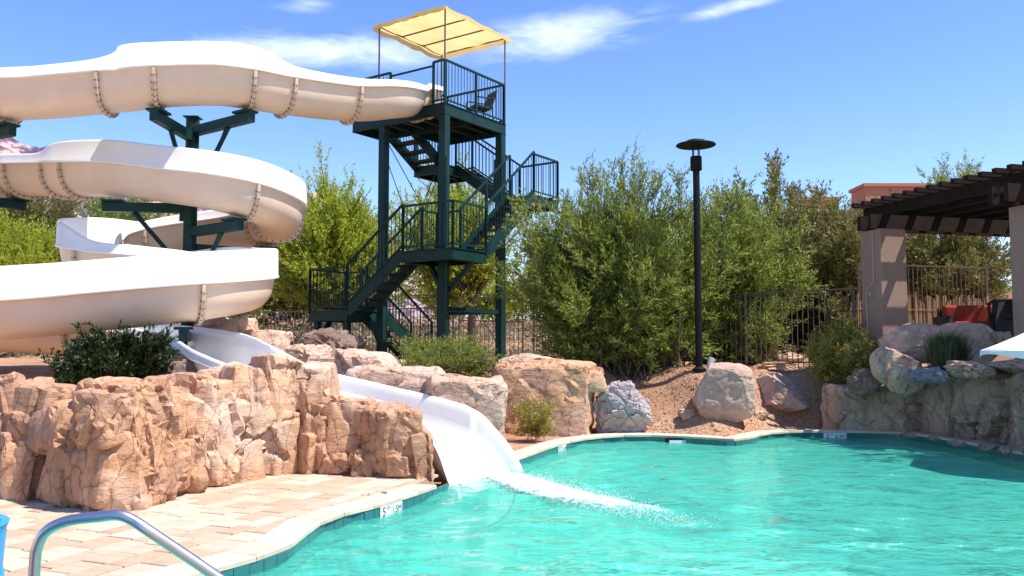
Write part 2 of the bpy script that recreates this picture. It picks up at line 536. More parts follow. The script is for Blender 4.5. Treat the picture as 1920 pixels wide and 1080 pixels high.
def foam_mat():
    m, nt, n, l, b = new_mat('white foam')
    b.inputs['Base Color'].default_value = (.82, .88, .88, 1); b.inputs['Roughness'].default_value = .6
    tcn = n.new('ShaderNodeTexCoord')
    t = tex(n, l, 'noise', 10.5, 6, .78)
    at = n.new('ShaderNodeAttribute'); at.attribute_name = 'edge'
    ad = n.new('ShaderNodeMath'); ad.operation = 'ADD'
    l.new(t.outputs[0], ad.inputs[0]); l.new(at.outputs['Fac'], ad.inputs[1])
    mrn = n.new('ShaderNodeMapRange'); mrn.inputs['From Min'].default_value = .84; mrn.inputs['From Max'].default_value = 1.12
    l.new(ad.outputs[0], mrn.inputs['Value'])
    tr = n.new('ShaderNodeBsdfTransparent')
    mx = n.new('ShaderNodeMixShader')
    l.new(mrn.outputs[0], mx.inputs[0]); l.new(tr.outputs[0], mx.inputs[1]); l.new(b.outputs[0], mx.inputs[2])
    l.new(mx.outputs[0], n['Material Output'].inputs[0])
    return m
M['foam'] = foam_mat()
M['drop'] = paint('white spray', (.85, .89, .89), .35, .02)

def canopy_mat():
    m, nt, n, l, b = new_mat('cream canopy cloth')
    t = tex(n, l, 'noise', 1.5, 4)
    r = ramp(n, [(.3, (.82, .60, .24)), (.7, (.88, .67, .30))])
    l.new(t.outputs[0], r.inputs[0]); l.new(r.outputs[0], b.inputs['Base Color'])
    b.inputs['Roughness'].default_value = .85
    tr = n.new('ShaderNodeBsdfTranslucent'); l.new(r.outputs[0], tr.inputs[0])
    mx = n.new('ShaderNodeMixShader'); mx.inputs[0].default_value = .55
    l.new(b.outputs[0], mx.inputs[1]); l.new(tr.outputs[0], mx.inputs[2])
    l.new(mx.outputs[0], n['Material Output'].inputs[0])
    return m
M['canopy'] = canopy_mat()

def hill_mat():
    m, nt, n, l, b = new_mat('far mountain rock')
    t = tex(n, l, 'noise', .012, 10, .68)
    r = ramp(n, [(.42, (.09, .065, .12)), (.49, (.16, .115, .16)), (.53, (.40, .29, .24)), (.7, (.48, .37, .31))])
    l.new(t.outputs[0], r.inputs[0]); l.new(r.outputs[0], b.inputs['Base Color'])
    b.inputs['Roughness'].default_value = 1; b.inputs['Specular IOR Level'].default_value = 0
    return m
M['hill'] = hill_mat()

L_ = {}
L_['willow'] = leaf_mat('willow leaf', (.13, .185, .032), (.255, .315, .052), (.44, .46, .105), .48)
L_['paloverde'] = leaf_mat('palo verde leaf', (.30, .36, .03), (.42, .48, .045), (.56, .60, .08), .55)
L_['olive'] = leaf_mat('olive leaf', (.12, .125, .032), (.22, .205, .052), (.34, .30, .095))
L_['bright'] = leaf_mat('bright leaf', (.15, .20, .035), (.25, .31, .055), (.38, .43, .09))
L_['dark'] = leaf_mat('dark leaf', (.010, .022, .006), (.020, .040, .010), (.045, .085, .018), .25)  # near-black greens put the slide's shade into the shrub's leaf colour
L_['yellow'] = leaf_mat('yellow flowered leaf', (.20, .21, .045), (.36, .32, .07), (.58, .46, .08))
L_['grey'] = leaf_mat('dry grey leaf', (.16, .14, .085), (.24, .21, .13), (.33, .29, .19), .25)
L_['grass'] = leaf_mat('dark grass blade', (.05, .065, .025), (.085, .10, .04), (.15, .15, .07), .25)

# ------------------------------------------------------------------ the ground, the pool
WATER_Z = -0.12
def curve_pts(pts, n=8):
    out = []
    for i in range(len(pts) - 1):
        p0 = pts[max(i - 1, 0)]; p1 = pts[i]; p2 = pts[i + 1]; p3 = pts[min(i + 2, len(pts) - 1)]
        for k in range(n):
            t = k / n
            out.append(tuple(.5 * (2 * b + (c - a) * t + (2 * a - 5 * b + 4 * c - d) * t * t + (3 * b - a - 3 * c + d) * t ** 3) for a, b, c, d in zip(p0, p1, p2, p3)))
    out.append(tuple(pts[-1]))
    return out
left_px = [(347, 1079), (469, 1046), (539, 1021), (577, 992), (605, 974), (656, 957), (703, 946), (797, 917), (839, 901)]
right_px = [(963, 861), (1000, 848), (1047, 832), (1100, 821), (1180, 815), (1296, 818), (1365, 823), (1403, 820), (1434, 812), (1488, 808), (1565, 808), (1681, 810), (1758, 819), (1835, 833), (1920, 849)]
L2 = [(-3.6, 3.0), (-3.1, 4.6)] + [tuple(G(*p).to_2d()) for p in left_px]
R2 = [tuple(G(*p).to_2d()) for p in right_px] + [(8.0, 11.6), (7.3, 9.6), (6.7, 7.2), (6.4, 3.0)]
left_edge = curve_pts(L2, 10)
right_edge = curve_pts(R2, 10)
pool_poly = np.array(left_edge + right_edge)
loop_ = left_edge + right_edge

def in_poly(X, Y, poly):
    r = np.zeros(X.shape, bool)
    n = len(poly); j = n - 1
    for i in range(n):
        xi, yi = poly[i]; xj, yj = poly[j]
        c = ((yi > Y) != (yj > Y)) & (X < (xj - xi) * (Y - yi) / (yj - yi + 1e-12) + xi)
        r ^= c; j = i
    return r
def poly_dist(X, Y, line):
    d = np.full(X.shape, 1e9)
    for i in range(len(line) - 1):
        a = np.array(line[i]); b = np.array(line[i + 1]); ab = b - a; L = (ab ** 2).sum() + 1e-12
        t = np.clip(((X - a[0]) * ab[0] + (Y - a[1]) * ab[1]) / L, 0, 1)
        d = np.minimum(d, np.hypot(X - a[0] - t * ab[0], Y - a[1] - t * ab[1]))
    return d

# rock wall base line, used for the terrain too
wall_base_px = [(-330, 925), (-120, 930), (0, 933), (66, 938), (124, 953), (187, 960), (249, 956), (300, 944), (342, 930), (408, 913), (498, 893), (564, 887), (640, 890), (700, 894), (757, 897), (790, 899), (806, 899)]
wall_base = [tuple(G(*p).to_2d()) for p in wall_base_px]
back_line = [(-60., 8.6), (-8, 8.9)] + [(x, y + .5) for x, y in wall_base[2:-3]] + [(-1.4, 13.2), (.0, 15.2), (1.2, 16.0)] + [(x, y + (.25 if x < 5.4 else 1.3)) for x, y in R2[4:15]] + [(9.5, 12.2), (60, 11.5)]
bx_ = np.array([p[0] for p in back_line]); by_ = np.array([p[1] for p in back_line])
o_ = np.argsort(bx_); bx_ = bx_[o_]; by_ = by_[o_]
CHUTE = np.array([(-8.6, 17.15, 1.25), (-7.0, 16.6, 1.08), (-5.6, 15.55, .86), (-4.6, 14.2, .62), (-3.55, 13.1, .38), (-2.3, 12.4, .15), (-1.25, 11.86, -.1), (-.5, 11.43, -.6), (.3, 10.9, -.9)])
def carve(X, Y, h):
    best = np.full(X.shape, 1e9); zc = np.zeros(X.shape)
    for a, b in zip(CHUTE[:-1], CHUTE[1:]):
        ab = (b - a)[:2]; t = np.clip(((X - a[0]) * ab[0] + (Y - a[1]) * ab[1]) / (ab ** 2).sum(), 0, 1)
        d = np.hypot(X - a[0] - t * ab[0], Y - a[1] - t * ab[1])
        z = a[2] + (b[2] - a[2]) * t
        n = d < best
        best = np.where(n, d, best); zc = np.where(n, z, zc)
    k = np.clip((best - .75) / 1.1, 0, 1)
    return np.minimum(h, zc + (k * k * (3 - 2 * k)) * 3.0)
right_coarse = right_edge[::5] + [right_edge[-1]]
def terrain(X, Y):
    return carve(X, Y, terrain0(X, Y))
def terrain0(X, Y):
    yb = np.interp(X, bx_, by_)
    t = np.clip((Y - yb - .1) / np.interp(X, [-1., 1., 2.6, 4.2, 5.8], [2.3, 2.6, 4.0, 2.3, 1.0]), 0, 1)
    dp = poly_dist(X, Y, right_coarse)
    tr_ = np.where(in_poly(X, Y, pool_poly), 0, np.clip((dp - 1.0) / .9, 0, 1))
    k2 = np.clip((X - 4.7) / 1.0, 0, 1)
    t = (1 - k2) * t + k2 * tr_
    st = t * t * (3 - 2 * t)
    t2 = np.clip((Y - 16.2) / 1.8, 0, 1); t2 = t2 * t2 * (3 - 2 * t2)
    k = np.clip((X + .5) / 1.5, 0, 1)
    h = -.035 + st * (k * 1.16 + (1 - k) * (.72 + .44 * t2))
    h = h + np.clip(Y - 27, 0, 60) * .06 + np.clip(Y - 80, 0, 400) * .01
    Pn = np.stack([X * .7, Y * .7, X * 0], 1)
    return h + t * .07 * fbm(Pn, 3, 5)
def th(x, y):
    return float(terrain(np.array([x], float), np.array([y], float))[0])

def grid_axis(parts):
    out = []
    for a, b, n in parts: out += list(np.linspace(a, b, n, endpoint=False))
    return np.array(out + [parts[-1][1]])
gx = grid_axis([(-6000, -300, 10), (-300, -40, 14), (-40, -13, 27), (-13, 10, 210), (10, 40, 30), (40, 300, 14), (300, 6000, 10)])
gy = grid_axis([(-40, 2.5, 8), (2.5, 20, 170), (20, 60, 60), (60, 300, 20), (300, 9000, 12)])
XX, YY = np.meshgrid(gx, gy, indexing='ij')
ZZ = terrain(XX.ravel(), YY.ravel()).reshape(XX.shape)
nx, ny = XX.shape
idx = np.arange(nx * ny).reshape(nx, ny)
F = np.stack([idx[:-1, :-1], idx[1:, :-1], idx[1:, 1:], idx[:-1, 1:]], -1).reshape(-1, 4)
ctr = np.stack([XX.ravel(), YY.ravel()], 1)[F].mean(1)
poly_in = in_poly(ctr[:, 0], ctr[:, 1], pool_poly) | (poly_dist(ctr[:, 0], ctr[:, 1], loop_) < .13)
F = F[~poly_in]
me = np_mesh('ground', np.stack([XX.ravel(), YY.ravel(), ZZ.ravel()], 1), F, M['ground'], True)
tag(link(bpy.data.objects.new('ground', me)), kind='structure')

# pool basin: floor, wall strip
pool = thing('swimming_pool', 'turquoise free-form swimming pool', 'pool', (2, 10, -1.6))
tag(pool, kind='structure')
del pool['category']; del pool['label']
mb = MB()
loop = left_edge + right_edge
ring = loop + [loop[0]]
for i in range(len(ring) - 1):
    (x0, y0), (x1, y1) = ring[i], ring[i + 1]
    mb.add([(x0, y0, -.27), (x1, y1, -.27), (x1, y1, -1.7), (x0, y0, -1.7)], [(0, 1, 2, 3)])
part('basin_wall', mb, M['plaster'], pool)
mb = MB()
mb.box((3, 9.5, -1.75), (9, 9, .05))
part('basin_floor', mb, M['plaster'], pool)
# waterline tiles, one by one
mbt = MB(); mbt.box((0, 0, 0), (.0735, .012, .1))
tile_me = mbt.mesh('waterline_tile', M['tile'])
def walk(line, step, start=0.0):
    acc = 0; nxt = start
    for i in range(len(line) - 1):
        a = Vector(line[i]); b = Vector(line[i + 1]); L = (b - a).length
        while nxt <= acc + L:
            t = (nxt - acc) / L
            yield a.lerp(b, t), (b - a).normalized()
            nxt += step
        acc += L
n_t = 0
for line in (left_edge, right_edge):
    for p, d in walk(line, .152, .02):
        px, py = to_px((p.x, p.y, 0))
        if not (-40 < px < 1960 and py < 1130 and p.y > 4): continue
        nrm = Vector((d.y, -d.x))
        q = p - nrm * 0.0
        inst('tile', tile_me, pool, (q.x, q.y, -.135), (0, 0, math.atan2(d.y, d.x)))
        n_t += 1
# dark grout backing behind the tiles
mb = MB()
for line in (left_edge, right_edge):
    for i in range(len(line) - 1):
        (x0, y0), (x1, y1) = line[i], line[i + 1]
        mb.add([(x0, y0, -.03), (x1, y1, -.03), (x1, y1, -.268), (x0, y0, -.268)], [(0, 1, 2, 3)])
part('tile_backing', mb, M['joint'], pool)

# water: a grid with real waves
ax_ = np.linspace(-4.6, 9.4, 280); ay_ = np.linspace(2.6, 17.2, 300)
WX, WY = np.meshgrid(ax_, ay_, indexing='ij')
wp = np.stack([WX.ravel(), WY.ravel() * 1.3, WX.ravel() * 0], 1)
dd = np.hypot(WX.ravel() - .6, WY.ravel() - 10.6)
amp = .014 + .026 * np.exp(-(dd / 3.2) ** 2)
WZ = WATER_Z + amp * (fbm(wp * 1.6, 3, 3) + .5 * np.sin(dd * 9 + 2 * fbm(wp * .6, 2, 8)) * np.exp(-(dd / 3.5) ** 2))
ii = np.arange(WX.size).reshape(WX.shape)
Fw = np.stack([ii[:-1, :-1], ii[1:, :-1], ii[1:, 1:], ii[:-1, 1:]], -1).reshape(-1, 4)
cw = np.stack([WX.ravel(), WY.ravel()], 1)[Fw].mean(1)
keep = in_poly(cw[:, 0], cw[:, 1], pool_poly) | (poly_dist(cw[:, 0], cw[:, 1], loop) < .12)
me = np_mesh('pool_water', np.stack([WX.ravel(), WY.ravel(), WZ], 1), Fw[keep], M['water'], True)
tag(link(bpy.data.objects.new('pool_water', me)), kind='structure')

# ------------------------------------------------------------------ deck pavers and coping stones
deck = solo('pool_deck', MB().box((-7.2, 6.6, -.0325), (4.2, 4.2, .008)), M['joint'])
me_ = deck.data
tag(deck, kind='structure')
# trim the bedding sheet out of the pool: rebuild it as a fan of quads left of the edge
mb = MB()
for i in range(len(left_edge) - 1):
    (x0, y0), (x1, y1) = left_edge[i], left_edge[i + 1]
    mb.add([(-16, y0, -.022), (x0 - .1, y0, -.022), (x1 - .1, y1, -.022), (-16, y1, -.022)], [(0, 1, 2, 3)])
deck.data = mb.mesh('pool_deck', M['joint'])
def clip_half(poly, p, n):
    out = []
    for i in range(len(poly)):
        a = poly[i]; b = poly[(i + 1) % len(poly)]
        da = (a[0] - p[0]) * n[0] + (a[1] - p[1]) * n[1]; db = (b[0] - p[0]) * n[0] + (b[1] - p[1]) * n[1]
        if da >= 0: out.append(a)
        if da * db < 0:
            t = da / (da - db); out.append((a[0] + (b[0] - a[0]) * t, a[1] + (b[1] - a[1]) * t))
    return out
def slab(poly, z0, z1, bev=.006):
    c = (sum(p[0] for p in poly) / len(poly), sum(p[1] for p in poly) / len(poly))
    k = len(poly)
    def ins(d):
        out = []
        for p in poly:
            v = Vector((p[0] - c[0], p[1] - c[1])); L = v.length
            out.append((p[0] - v.x / L * d, p[1] - v.y / L * d))
        return out
    top = ins(bev * 1.4)
    vs = [(x, y, z0) for x, y in poly] + [(x, y, z1 - bev) for x, y in poly] + [(x, y, z1) for x, y in top]
    fs = [tuple(range(2 * k, 3 * k))]
    for i in range(k):
        j = (i + 1) % k
        fs.append((i, j, k + j, k + i)); fs.append((k + i, k + j, 2 * k + j, 2 * k + i))
    return MB().add(vs, fs)
ca, sa = math.cos(R(68)), math.sin(R(68))
pav = []
le_np = np.array(left_edge)
yrow = -1.0; row = 0; n_p = 0
yrow = -2.0
while yrow < 13:
    hgt = (.25, .20, .30, .20)[row % 4]
    xr = -2 + rnd.random() * .4
    while xr < 13:
        wd = rnd.choice((.40, .30, .40, .45, .30))
        g = .009
        q = [(xr + g, yrow + g), (xr + wd - g, yrow + g), (xr + wd - g, yrow + hgt - g), (xr + g, yrow + hgt - g)]
        q = [(x * ca - y * sa + .5, x * sa + y * ca) for x, y in q]
        xr += wd
        cx = sum(p[0] for p in q) / 4; cy = sum(p[1] for p in q) / 4
        if cy < 3.4 or cy > 12: continue
        ppx, ppy = to_px((cx, cy, 0))
        if not (-90 < ppx < 900 and 870 < ppy < 1160): continue
        if cy > np.interp(cx, [w[0] for w in wall_base], [w[1] for w in wall_base]) + .35: continue
        dist = np.hypot(le_np[:, 0] - cx, le_np[:, 1] - cy); k = int(dist.argmin())
        a = le_np[max(k - 1, 0)]; b = le_np[min(k + 1, len(le_np) - 1)]
        t = b - a; t = t / np.hypot(*t); n = np.array([-t[1], t[0]])
        q2 = clip_half(q, le_np[k] + n * .292, n)
        if len(q2) < 3: continue
        ar = abs(sum(q2[i][0] * q2[(i + 1) % len(q2)][1] - q2[(i + 1) % len(q2)][0] * q2[i][1] for i in range(len(q2)))) / 2
        if ar < .004: continue
        dz = rnd.uniform(-.0025, .0025)
        pav.append((ar / cy ** 2, q2, dz, cx, cy))
    yrow += hgt; row += 1
pav.sort(key=lambda t: -t[0])
rest = MB()
for k, (_, q2, dz, cx, cy) in enumerate(pav):
    if k < 300:
        inst('paver', slab(q2, -.03, dz).mesh('paver', M['travertine'], (cx, cy, 0)), deck, (cx, cy, 0))
    else:
        m_ = slab(q2, -.03, dz); rest.add(m_.v, m_.f)
if rest.v: tag(part('paver_field', rest, M['travertine'], deck), kind='stuff')
# coping stones along both edges
def coping(line, parent, outer, name, lo=.30, length=.44):
    pts = list(walk(line, length))
    for i in range(len(pts) - 1):
        (p, d), (q, e) = pts[i], pts[i + 1]
        px, py = to_px((p.x, p.y, 0))
        if not (-200 < px < 2050 and p.y > 3.6): continue
        sub = []
        for s in (0.008, .5, .992):
            sub.append((p.lerp(q, s), d.lerp(e, s).normalized()))
        inn = [(a.x - outer * (-t.y) * .022, a.y - outer * t.x * .022) for a, t in sub]
        out = [(a.x + outer * (-t.y) * lo, a.y + outer * t.x * lo) for a, t in sub]
        # true curve point in the middle
        poly = inn + out[::-1]
        c = p.lerp(q, .5)
        mbx = slab(poly, -.034, .009 + rnd.uniform(-.002, .002), .010)
        inst(name, mbx.mesh(name, M['coping'], (c.x, c.y, 0)), parent, (c.x, c.y, 0))
coping(left_edge, deck, 1, 'coping_stone')
kerb = solo('pool_kerb', MB().add([(x, y, -.036) for x, y in right_edge] + [(x, y + .02, -.036) for x, y in right_edge], [(i, i + 1, len(right_edge) + i + 1, len(right_edge) + i) for i in range(len(right_edge) - 1)]), M['joint'])
tag(kerb, kind='structure')
coping(right_edge[:-36], kerb, 1, 'coping_stone', .30, .50)

# depth markers on the waterline
def text_part(name, body, size, mat, parent, loc, rot):
    c = bpy.data.curves.new(name, 'FONT')
    c.body = body; c.size = size; c.extrude = .0008; c.align_x = 'CENTER'; c.align_y = 'CENTER'
    c.materials.append(mat)
    tmp = link(bpy.data.objects.new('lettering', c))
    me = bpy.data.meshes.new_from_object(tmp.evaluated_get(bpy.context.evaluated_depsgraph_get()))
    bpy.data.objects.remove(tmp)
    o = bpy.data.objects.new(name, me)
    o.location = Vector(loc) - root_base(parent); o.rotation_euler = rot
    return link(o, parent)
def marker(px, py, line, words, label, w=.42):
    g = G(px, py, -.06)
    arr = np.array(line); k = int(np.hypot(arr[:, 0] - g.x, arr[:, 1] - g.y).argmin())
    a = Vector(line[max(k - 1, 0)]); b = Vector(line[min(k + 1, len(line) - 1)]); d = (b - a).normalized()
    p = Vector(line[k]); n = Vector((d.y, -d.x))          # towards the water
    t = thing('depth_marker', label, 'depth marker', (p.x + n.x * .02, p.y + n.y * .02, -.10))
    ang = math.atan2(d.y, d.x)
    ax = (Vector((d.x, d.y, 0)), Vector((n.x, n.y, 0)), Vector((0, 0, 1)))
    c = Vector((p.x + n.x * .019, p.y + n.y * .019, -.10))
    for s in (-1, 1):
        part('marker_tile', MB().box(c + ax[0] * (s * w / 4), (w / 4 - .003, .005, .062), ax), M['marker_white'], t)
    rot = (R(90), 0, ang)
    f = c + ax[1] * .0065
    big, ft, met = words
    text_part('numeral', big, .13, M['marker_black'], t, f + ax[0] * (-w * .33) + Vector((0, 0, .002)), rot)
    text_part('unit', ft, .055, M['marker_black'], t, f + ax[0] * (-w * .13) + Vector((0, 0, .028)), rot)
    text_part('metric_depth', met, .095, M['marker_black'], t, f + ax[0] * (w * .24) + Vector((0, 0, -.002)), rot)
marker(716, 948, left_edge, ('5', 'FT', '1.5M'), 'white depth marker tile reading 5 FT 1.5M beside the slide exit')
marker(1573, 816, right_edge, ('3', 'FT', '0.9M'), 'white depth marker tile reading 3 FT 0.9M below the tan boulders')
marker(1050, 838, right_edge, ('5', 'FT', '1.5M'), 'small pale depth marker right of the slide mouth on the far pool wall', .34)
# faint numerals on the deck
g = G(689, 925, .013)
tdm = thing('deck_marking', 'faint black 5 FT depth lettering on the deck coping', 'marking', (g.x, g.y, .012))
text_part('numeral', '5', .16, M['marker_black'], tdm, (g.x + .17, g.y + .06, .0125), (0, 0, R(202)))
text_part('unit', 'FT', .11, M['conduit'], tdm, (g.x - .02, g.y - .02, .0125), (0, 0, R(202)))
# skimmer
g = G(1270, 828, -.1)
k = int(np.hypot(np.array(right_edge)[:, 0] - g.x, np.array(right_edge)[:, 1] - g.y).argmin())
p = right_edge[k]
sk = thing('pool_skimmer', 'skimmer with white flap and a black block for its shaded mouth in the far pool wall', 'skimmer', (p[0], p[1], -.12))
part('opening', MB().box((p[0], p[1] - .02, -.105), (.27, .014, .06)), M['black'], sk)  # solid black block stands in for the shade inside the mouth
part('flap', MB().box((p[0] - .03, p[1] - .045, -.105), (.17, .006, .03)), M['marker_white'], sk)

# ------------------------------------------------------------------ rocks
bm = bmesh.new(); bmesh.ops.create_icosphere(bm, subdivisions=6, radius=1)
ICO6 = np.array([v.co[:] for v in bm.verts]); ICO6F = np.array([[v.index for v in f.verts] for f in bm.faces]); bm.free()
bm = bmesh.new(); bmesh.ops.create_icosphere(bm, subdivisions=5, radius=1)
ICO5 = np.array([v.co[:] for v in bm.verts]); ICO5F = np.array([[v.index for v in f.verts] for f in bm.faces]); bm.free()
def rock_verts(rad, seed, boxy=.7, cuts=9, bl=(.16, 2.2), fine=.02, hi=False, rot=0, tilt=0):
    S = (ICO6 if hi else ICO5).copy()
    rg = np.random.RandomState(seed)
    V = np.sign(S) * np.abs(S) ** boxy
    V = V / np.abs(V).max(0) * 1.0
    m_ = np.max(np.abs(V), axis=1, keepdims=True)
    V = V * (.86 + .14 / np.maximum(m_, .3))
    for _ in range(cuts):
        n = rg.normal(size=3); n /= np.linalg.norm(n)
        d = rg.uniform(.62, .95)
        o = np.maximum(0, V @ n - d)
        V = V - np.outer(o * .93, n)
    V = V / np.maximum(np.abs(V).max(0), 1e-6)
    nrm = V / np.linalg.norm(V, axis=1, keepdims=True)
    off, ti, e = blocks(V * bl[1] + seed * 3.7, seed)
    V = V + nrm * (bl[0] * (.5 * off + .55 * ti) - bl[0] * .6 * np.exp(-(e / .06) ** 2))[:, None]
    off, ti, e = blocks(V * bl[1] * 2.6 + seed * 1.7, seed + 9)
    V = V + nrm * (bl[0] * .28 * (.5 * off + .6 * ti) - bl[0] * .2 * np.exp(-(e / .07) ** 2))[:, None]
    V = V + nrm * (fine * fbm(V * 6, 4, seed))[:, None]
    V = V / np.maximum(np.abs(V).max(0), 1e-6)
    V = V * np.array(rad)
    if tilt:
        c, s = math.cos(tilt), math.sin(tilt)
        V = V @ np.array([[c, 0, -s], [0, 1, 0], [s, 0, c]]).T
    if rot:
        c, s = math.cos(rot), math.sin(rot)
        V = V @ np.array([[c, -s, 0], [s, c, 0], [0, 0, 1]]).T
    return V
def ground_D(px, py):
    Ds = np.arange(7, 30, .04)
    q = np.array([P(px, py, d_)[:] for d_ in Ds])
    below = q[:, 2] <= terrain(q[:, 0], q[:, 1]) + .02
    return float(Ds[below.argmax()]) if below.any() else 18.0
def rock(label, x0, y0, x1, y1, D, mat, seed, depth=.8, group=None, name='boulder', hi=False, tilt=0, sink=.0, **kw):
    cx, cy = (x0 + x1) / 2, (y0 + y1) / 2
    if D is None:
        D = ground_D(cx, y1 - 3)
        D += (x1 - x0) / 2 / FPX * D * depth * .7
    c = P(cx, cy, D)
    a = (x1 - x0) / 2 / FPX * D; h = (y1 - y0) / 2 / FPX * D
    h2 = h * (1 + sink)
    FF = ICO6F if hi else ICO5F
    if kw.pop('angular', False):
        rgk = np.random.RandomState(seed)
        V, N, FF = chisel(rgk, (a * 1.04, a * depth, h2 * 1.04), bev=.05)
        off, ti, e = blocks(V * 1.7 + seed, 91)
        d_ = .035 * off + .05 * ti - .03 * np.exp(-(e / .035) ** 2)
        off, ti, e = blocks(V * np.array([4.5, 4.5, 6.]) + seed, 95)
        d_ += .012 * off + .018 * ti + .012 * fbm(V * 4.5, 4, seed)
        V = V + N * d_[:, None]
        if tilt:
            c_, s_n = math.cos(tilt), math.sin(tilt)
            V = V @ np.array([[c_, 0, -s_n], [0, 1, 0], [s_n, 0, c_]]).T
    else:
        V = rock_verts((a, a * depth, h2), seed, hi=hi, tilt=tilt, **kw)
    V[:, 2] -= h2 - h
    base = Vector((c.x, c.y, c.z - h))
    V[:, 2] += h
    me = np_mesh(name, V, FF, M[mat], True)
    me.set_sharp_from_angle(angle=R(38))
    o = bpy.data.objects.new(name, me); o.location = base
    BASE[o.name] = base
    link(o)
    return tag(o, label, 'rock', group)

# the sculpted wall left of the slide: a continuous formation
def interp_px(pts, x):
    return np.interp(x, [p[0] for p in pts], [p[1] for p in pts])
def rock_face(name, label, base_px, top_px, z_base, lean, depth, mat, seed, nu=420, nv=150, amp=.17, bs=(1.5, 1.5, 1.0), group=None, zb=None):
    x0, x1 = base_px[0][0], base_px[-1][0]
    pxs = np.linspace(x0, x1, nu)
    ybs = interp_px(base_px, pxs)
    # smooth base curve
    B = np.array([G(a, b, z_base)[:] for a, b in zip(pxs, ybs)])
    ker = np.hanning(15); ker /= ker.sum()
    for k in (0, 1):
        pad = np.pad(B[:, k], 7, mode='edge'); B[:, k] = np.convolve(pad, ker, 'valid')
    T = np.zeros(nu); ln = np.array([interp_px(lean, a) for a in pxs])
    ytop = interp_px(top_px, pxs)
    pad = np.pad(ytop, 2, mode='edge'); ytop = np.convolve(pad, np.array([.15, .2, .3, .2, .15]), 'valid')
    for k in range(nu):
        T[k] = P(pxs[k], ytop[k], B[k, 1] + ln[k]).z
    tang = np.gradient(B[:, :2], axis=0); tang /= np.linalg.norm(tang, axis=1, keepdims=True)
    back = np.stack([-tang[:, 1], tang[:, 0]], 1)
    back[:, 1] = np.abs(back[:, 1])
    back = back * .35 + np.array([0, .65]); back /= np.linalg.norm(back, axis=1, keepdims=True)
    # profile: (offset fraction, height fraction)
    prof = [(.04, -.12), (.03, 0), (-.05, .2), (-.08, .45), (-.10, .68), (-.02, .86), (.25, .97), (1.0, 1.0)]
    tail = [(1.0, 1.0), (1.35, 1.01), (1.9, .97), (2.5, .80), (2.9, .45), (3.0, .05)]
    sa_ = np.linspace(0, 1, int(nv * .68)); sb_ = np.linspace(0, 1, nv - int(nv * .68) + 1)[1:]
    def along(pr, s):
        q = np.array(curve_pts(pr, 10)); L = np.r_[0, np.cumsum(np.hypot(*np.diff(q, axis=0).T))]; L /= L[-1]
        return np.stack([np.interp(s, L, q[:, 0]), np.interp(s, L, q[:, 1])], 1)
    pr = np.r_[along(prof, sa_), along(tail, sb_)]
    V = np.zeros((nu, len(pr), 3))
    for k in range(nu):
        sc = np.where(pr[:, 0] <= 1, pr[:, 0] * ln[k], ln[k] + (pr[:, 0] - 1) * depth / 2)
        V[k, :, 0] = B[k, 0] + back[k, 0] * sc
        V[k, :, 1] = B[k, 1] + back[k, 1] * sc
        V[k, :, 2] = z_base + pr[:, 1] * (T[k] - z_base)
    # normals
    du = np.gradient(V, axis=0); dv = np.gradient(V, axis=1)
    N = np.cross(du, dv); N /= np.linalg.norm(N, axis=2, keepdims=True) + 1e-9
    if N[nu // 2, len(pr) // 3, 1] > 0: N = -N
    Vf = V.reshape(-1, 3); Nf = N.reshape(-1, 3)
    warp = np.stack([fbm(Vf * 1.1, 3, seed), fbm(Vf * 1.1 + 7, 3, seed + 1), fbm(Vf * 1.1 + 17, 3, seed + 2)], 1) * .05
    hfrac = np.tile(pr[:, 1], nu); keepf = np.clip(1.25 - np.clip(hfrac - .75, 0, 1) * 3.2, .35, 1)
    W = (Vf + warp)
    off, ti, e = blocks(W * np.array([1.25, 1.25, .55]) + seed, seed)
    disp = amp * (1.25 * off + 1.7 * ti) - amp * .35 * np.exp(-(e / .025) ** 2)
    off, ti, e = blocks(W * np.array([2.3, 2.3, 1.5]) + seed * 2, seed + 20)
    disp += amp * .5 * (1.0 * off + 1.7 * ti) - amp * .3 * np.exp(-(e / .03) ** 2)
    m_ = np.clip(fbm(Vf * .9 + 31, 2, seed + 33) * 2.4 + .75, .15, 1)
    off, ti, e = blocks(W * np.array([4.6, 4.6, 3.0]) + seed * 5, seed + 70)
    disp += np.clip((.95 - hfrac) * 4, .25, 1) * m_ * (amp * .30 * (1.0 * off + 1.4 * ti) - amp * .2 * np.exp(-(e / .04) ** 2))
    off, ti, e = blocks(W * np.array([8.5, 8.5, 13.]) + seed * 3, seed + 40)
    disp += np.clip((.74 - hfrac) * 5, 0, 1) * m_ * m_ * amp * .10 * (1.0 * off + 1.4 * ti)
    disp += amp * .05 * fbm(Vf * 9, 4, seed + 60)
    Vf = Vf + Nf * (disp * keepf)[:, None]
    nn = len(pr)
    I = np.arange(nu * nn).reshape(nu, nn)
    Fq = np.stack([I[:-1, :-1], I[1:, :-1], I[1:, 1:], I[:-1, 1:]], -1).reshape(-1, 4)
    # end caps
    base = Vector((*B[nu // 2, :2], z_base))
    me = np_mesh(name, Vf - np.array(base), Fq, M[mat], True)
    me.set_sharp_from_angle(angle=R(28))
    o = link(bpy.data.objects.new(name, me)); o.location = base
    return tag(o, label, 'rock', group)
wall_top = [(-330, 690), (-100, 705), (0, 718), (39, 722), (70, 747), (128, 755), (185, 748), (220, 724), (272, 709), (312, 702), (340, 726), (358, 742), (385, 736), (425, 703), (486, 683), (526, 667), (546, 684), (575, 684), (588, 702), (596, 738), (633, 745), (687, 755), (735, 766), (765, 782), (782, 812), (796, 866), (806, 895)]
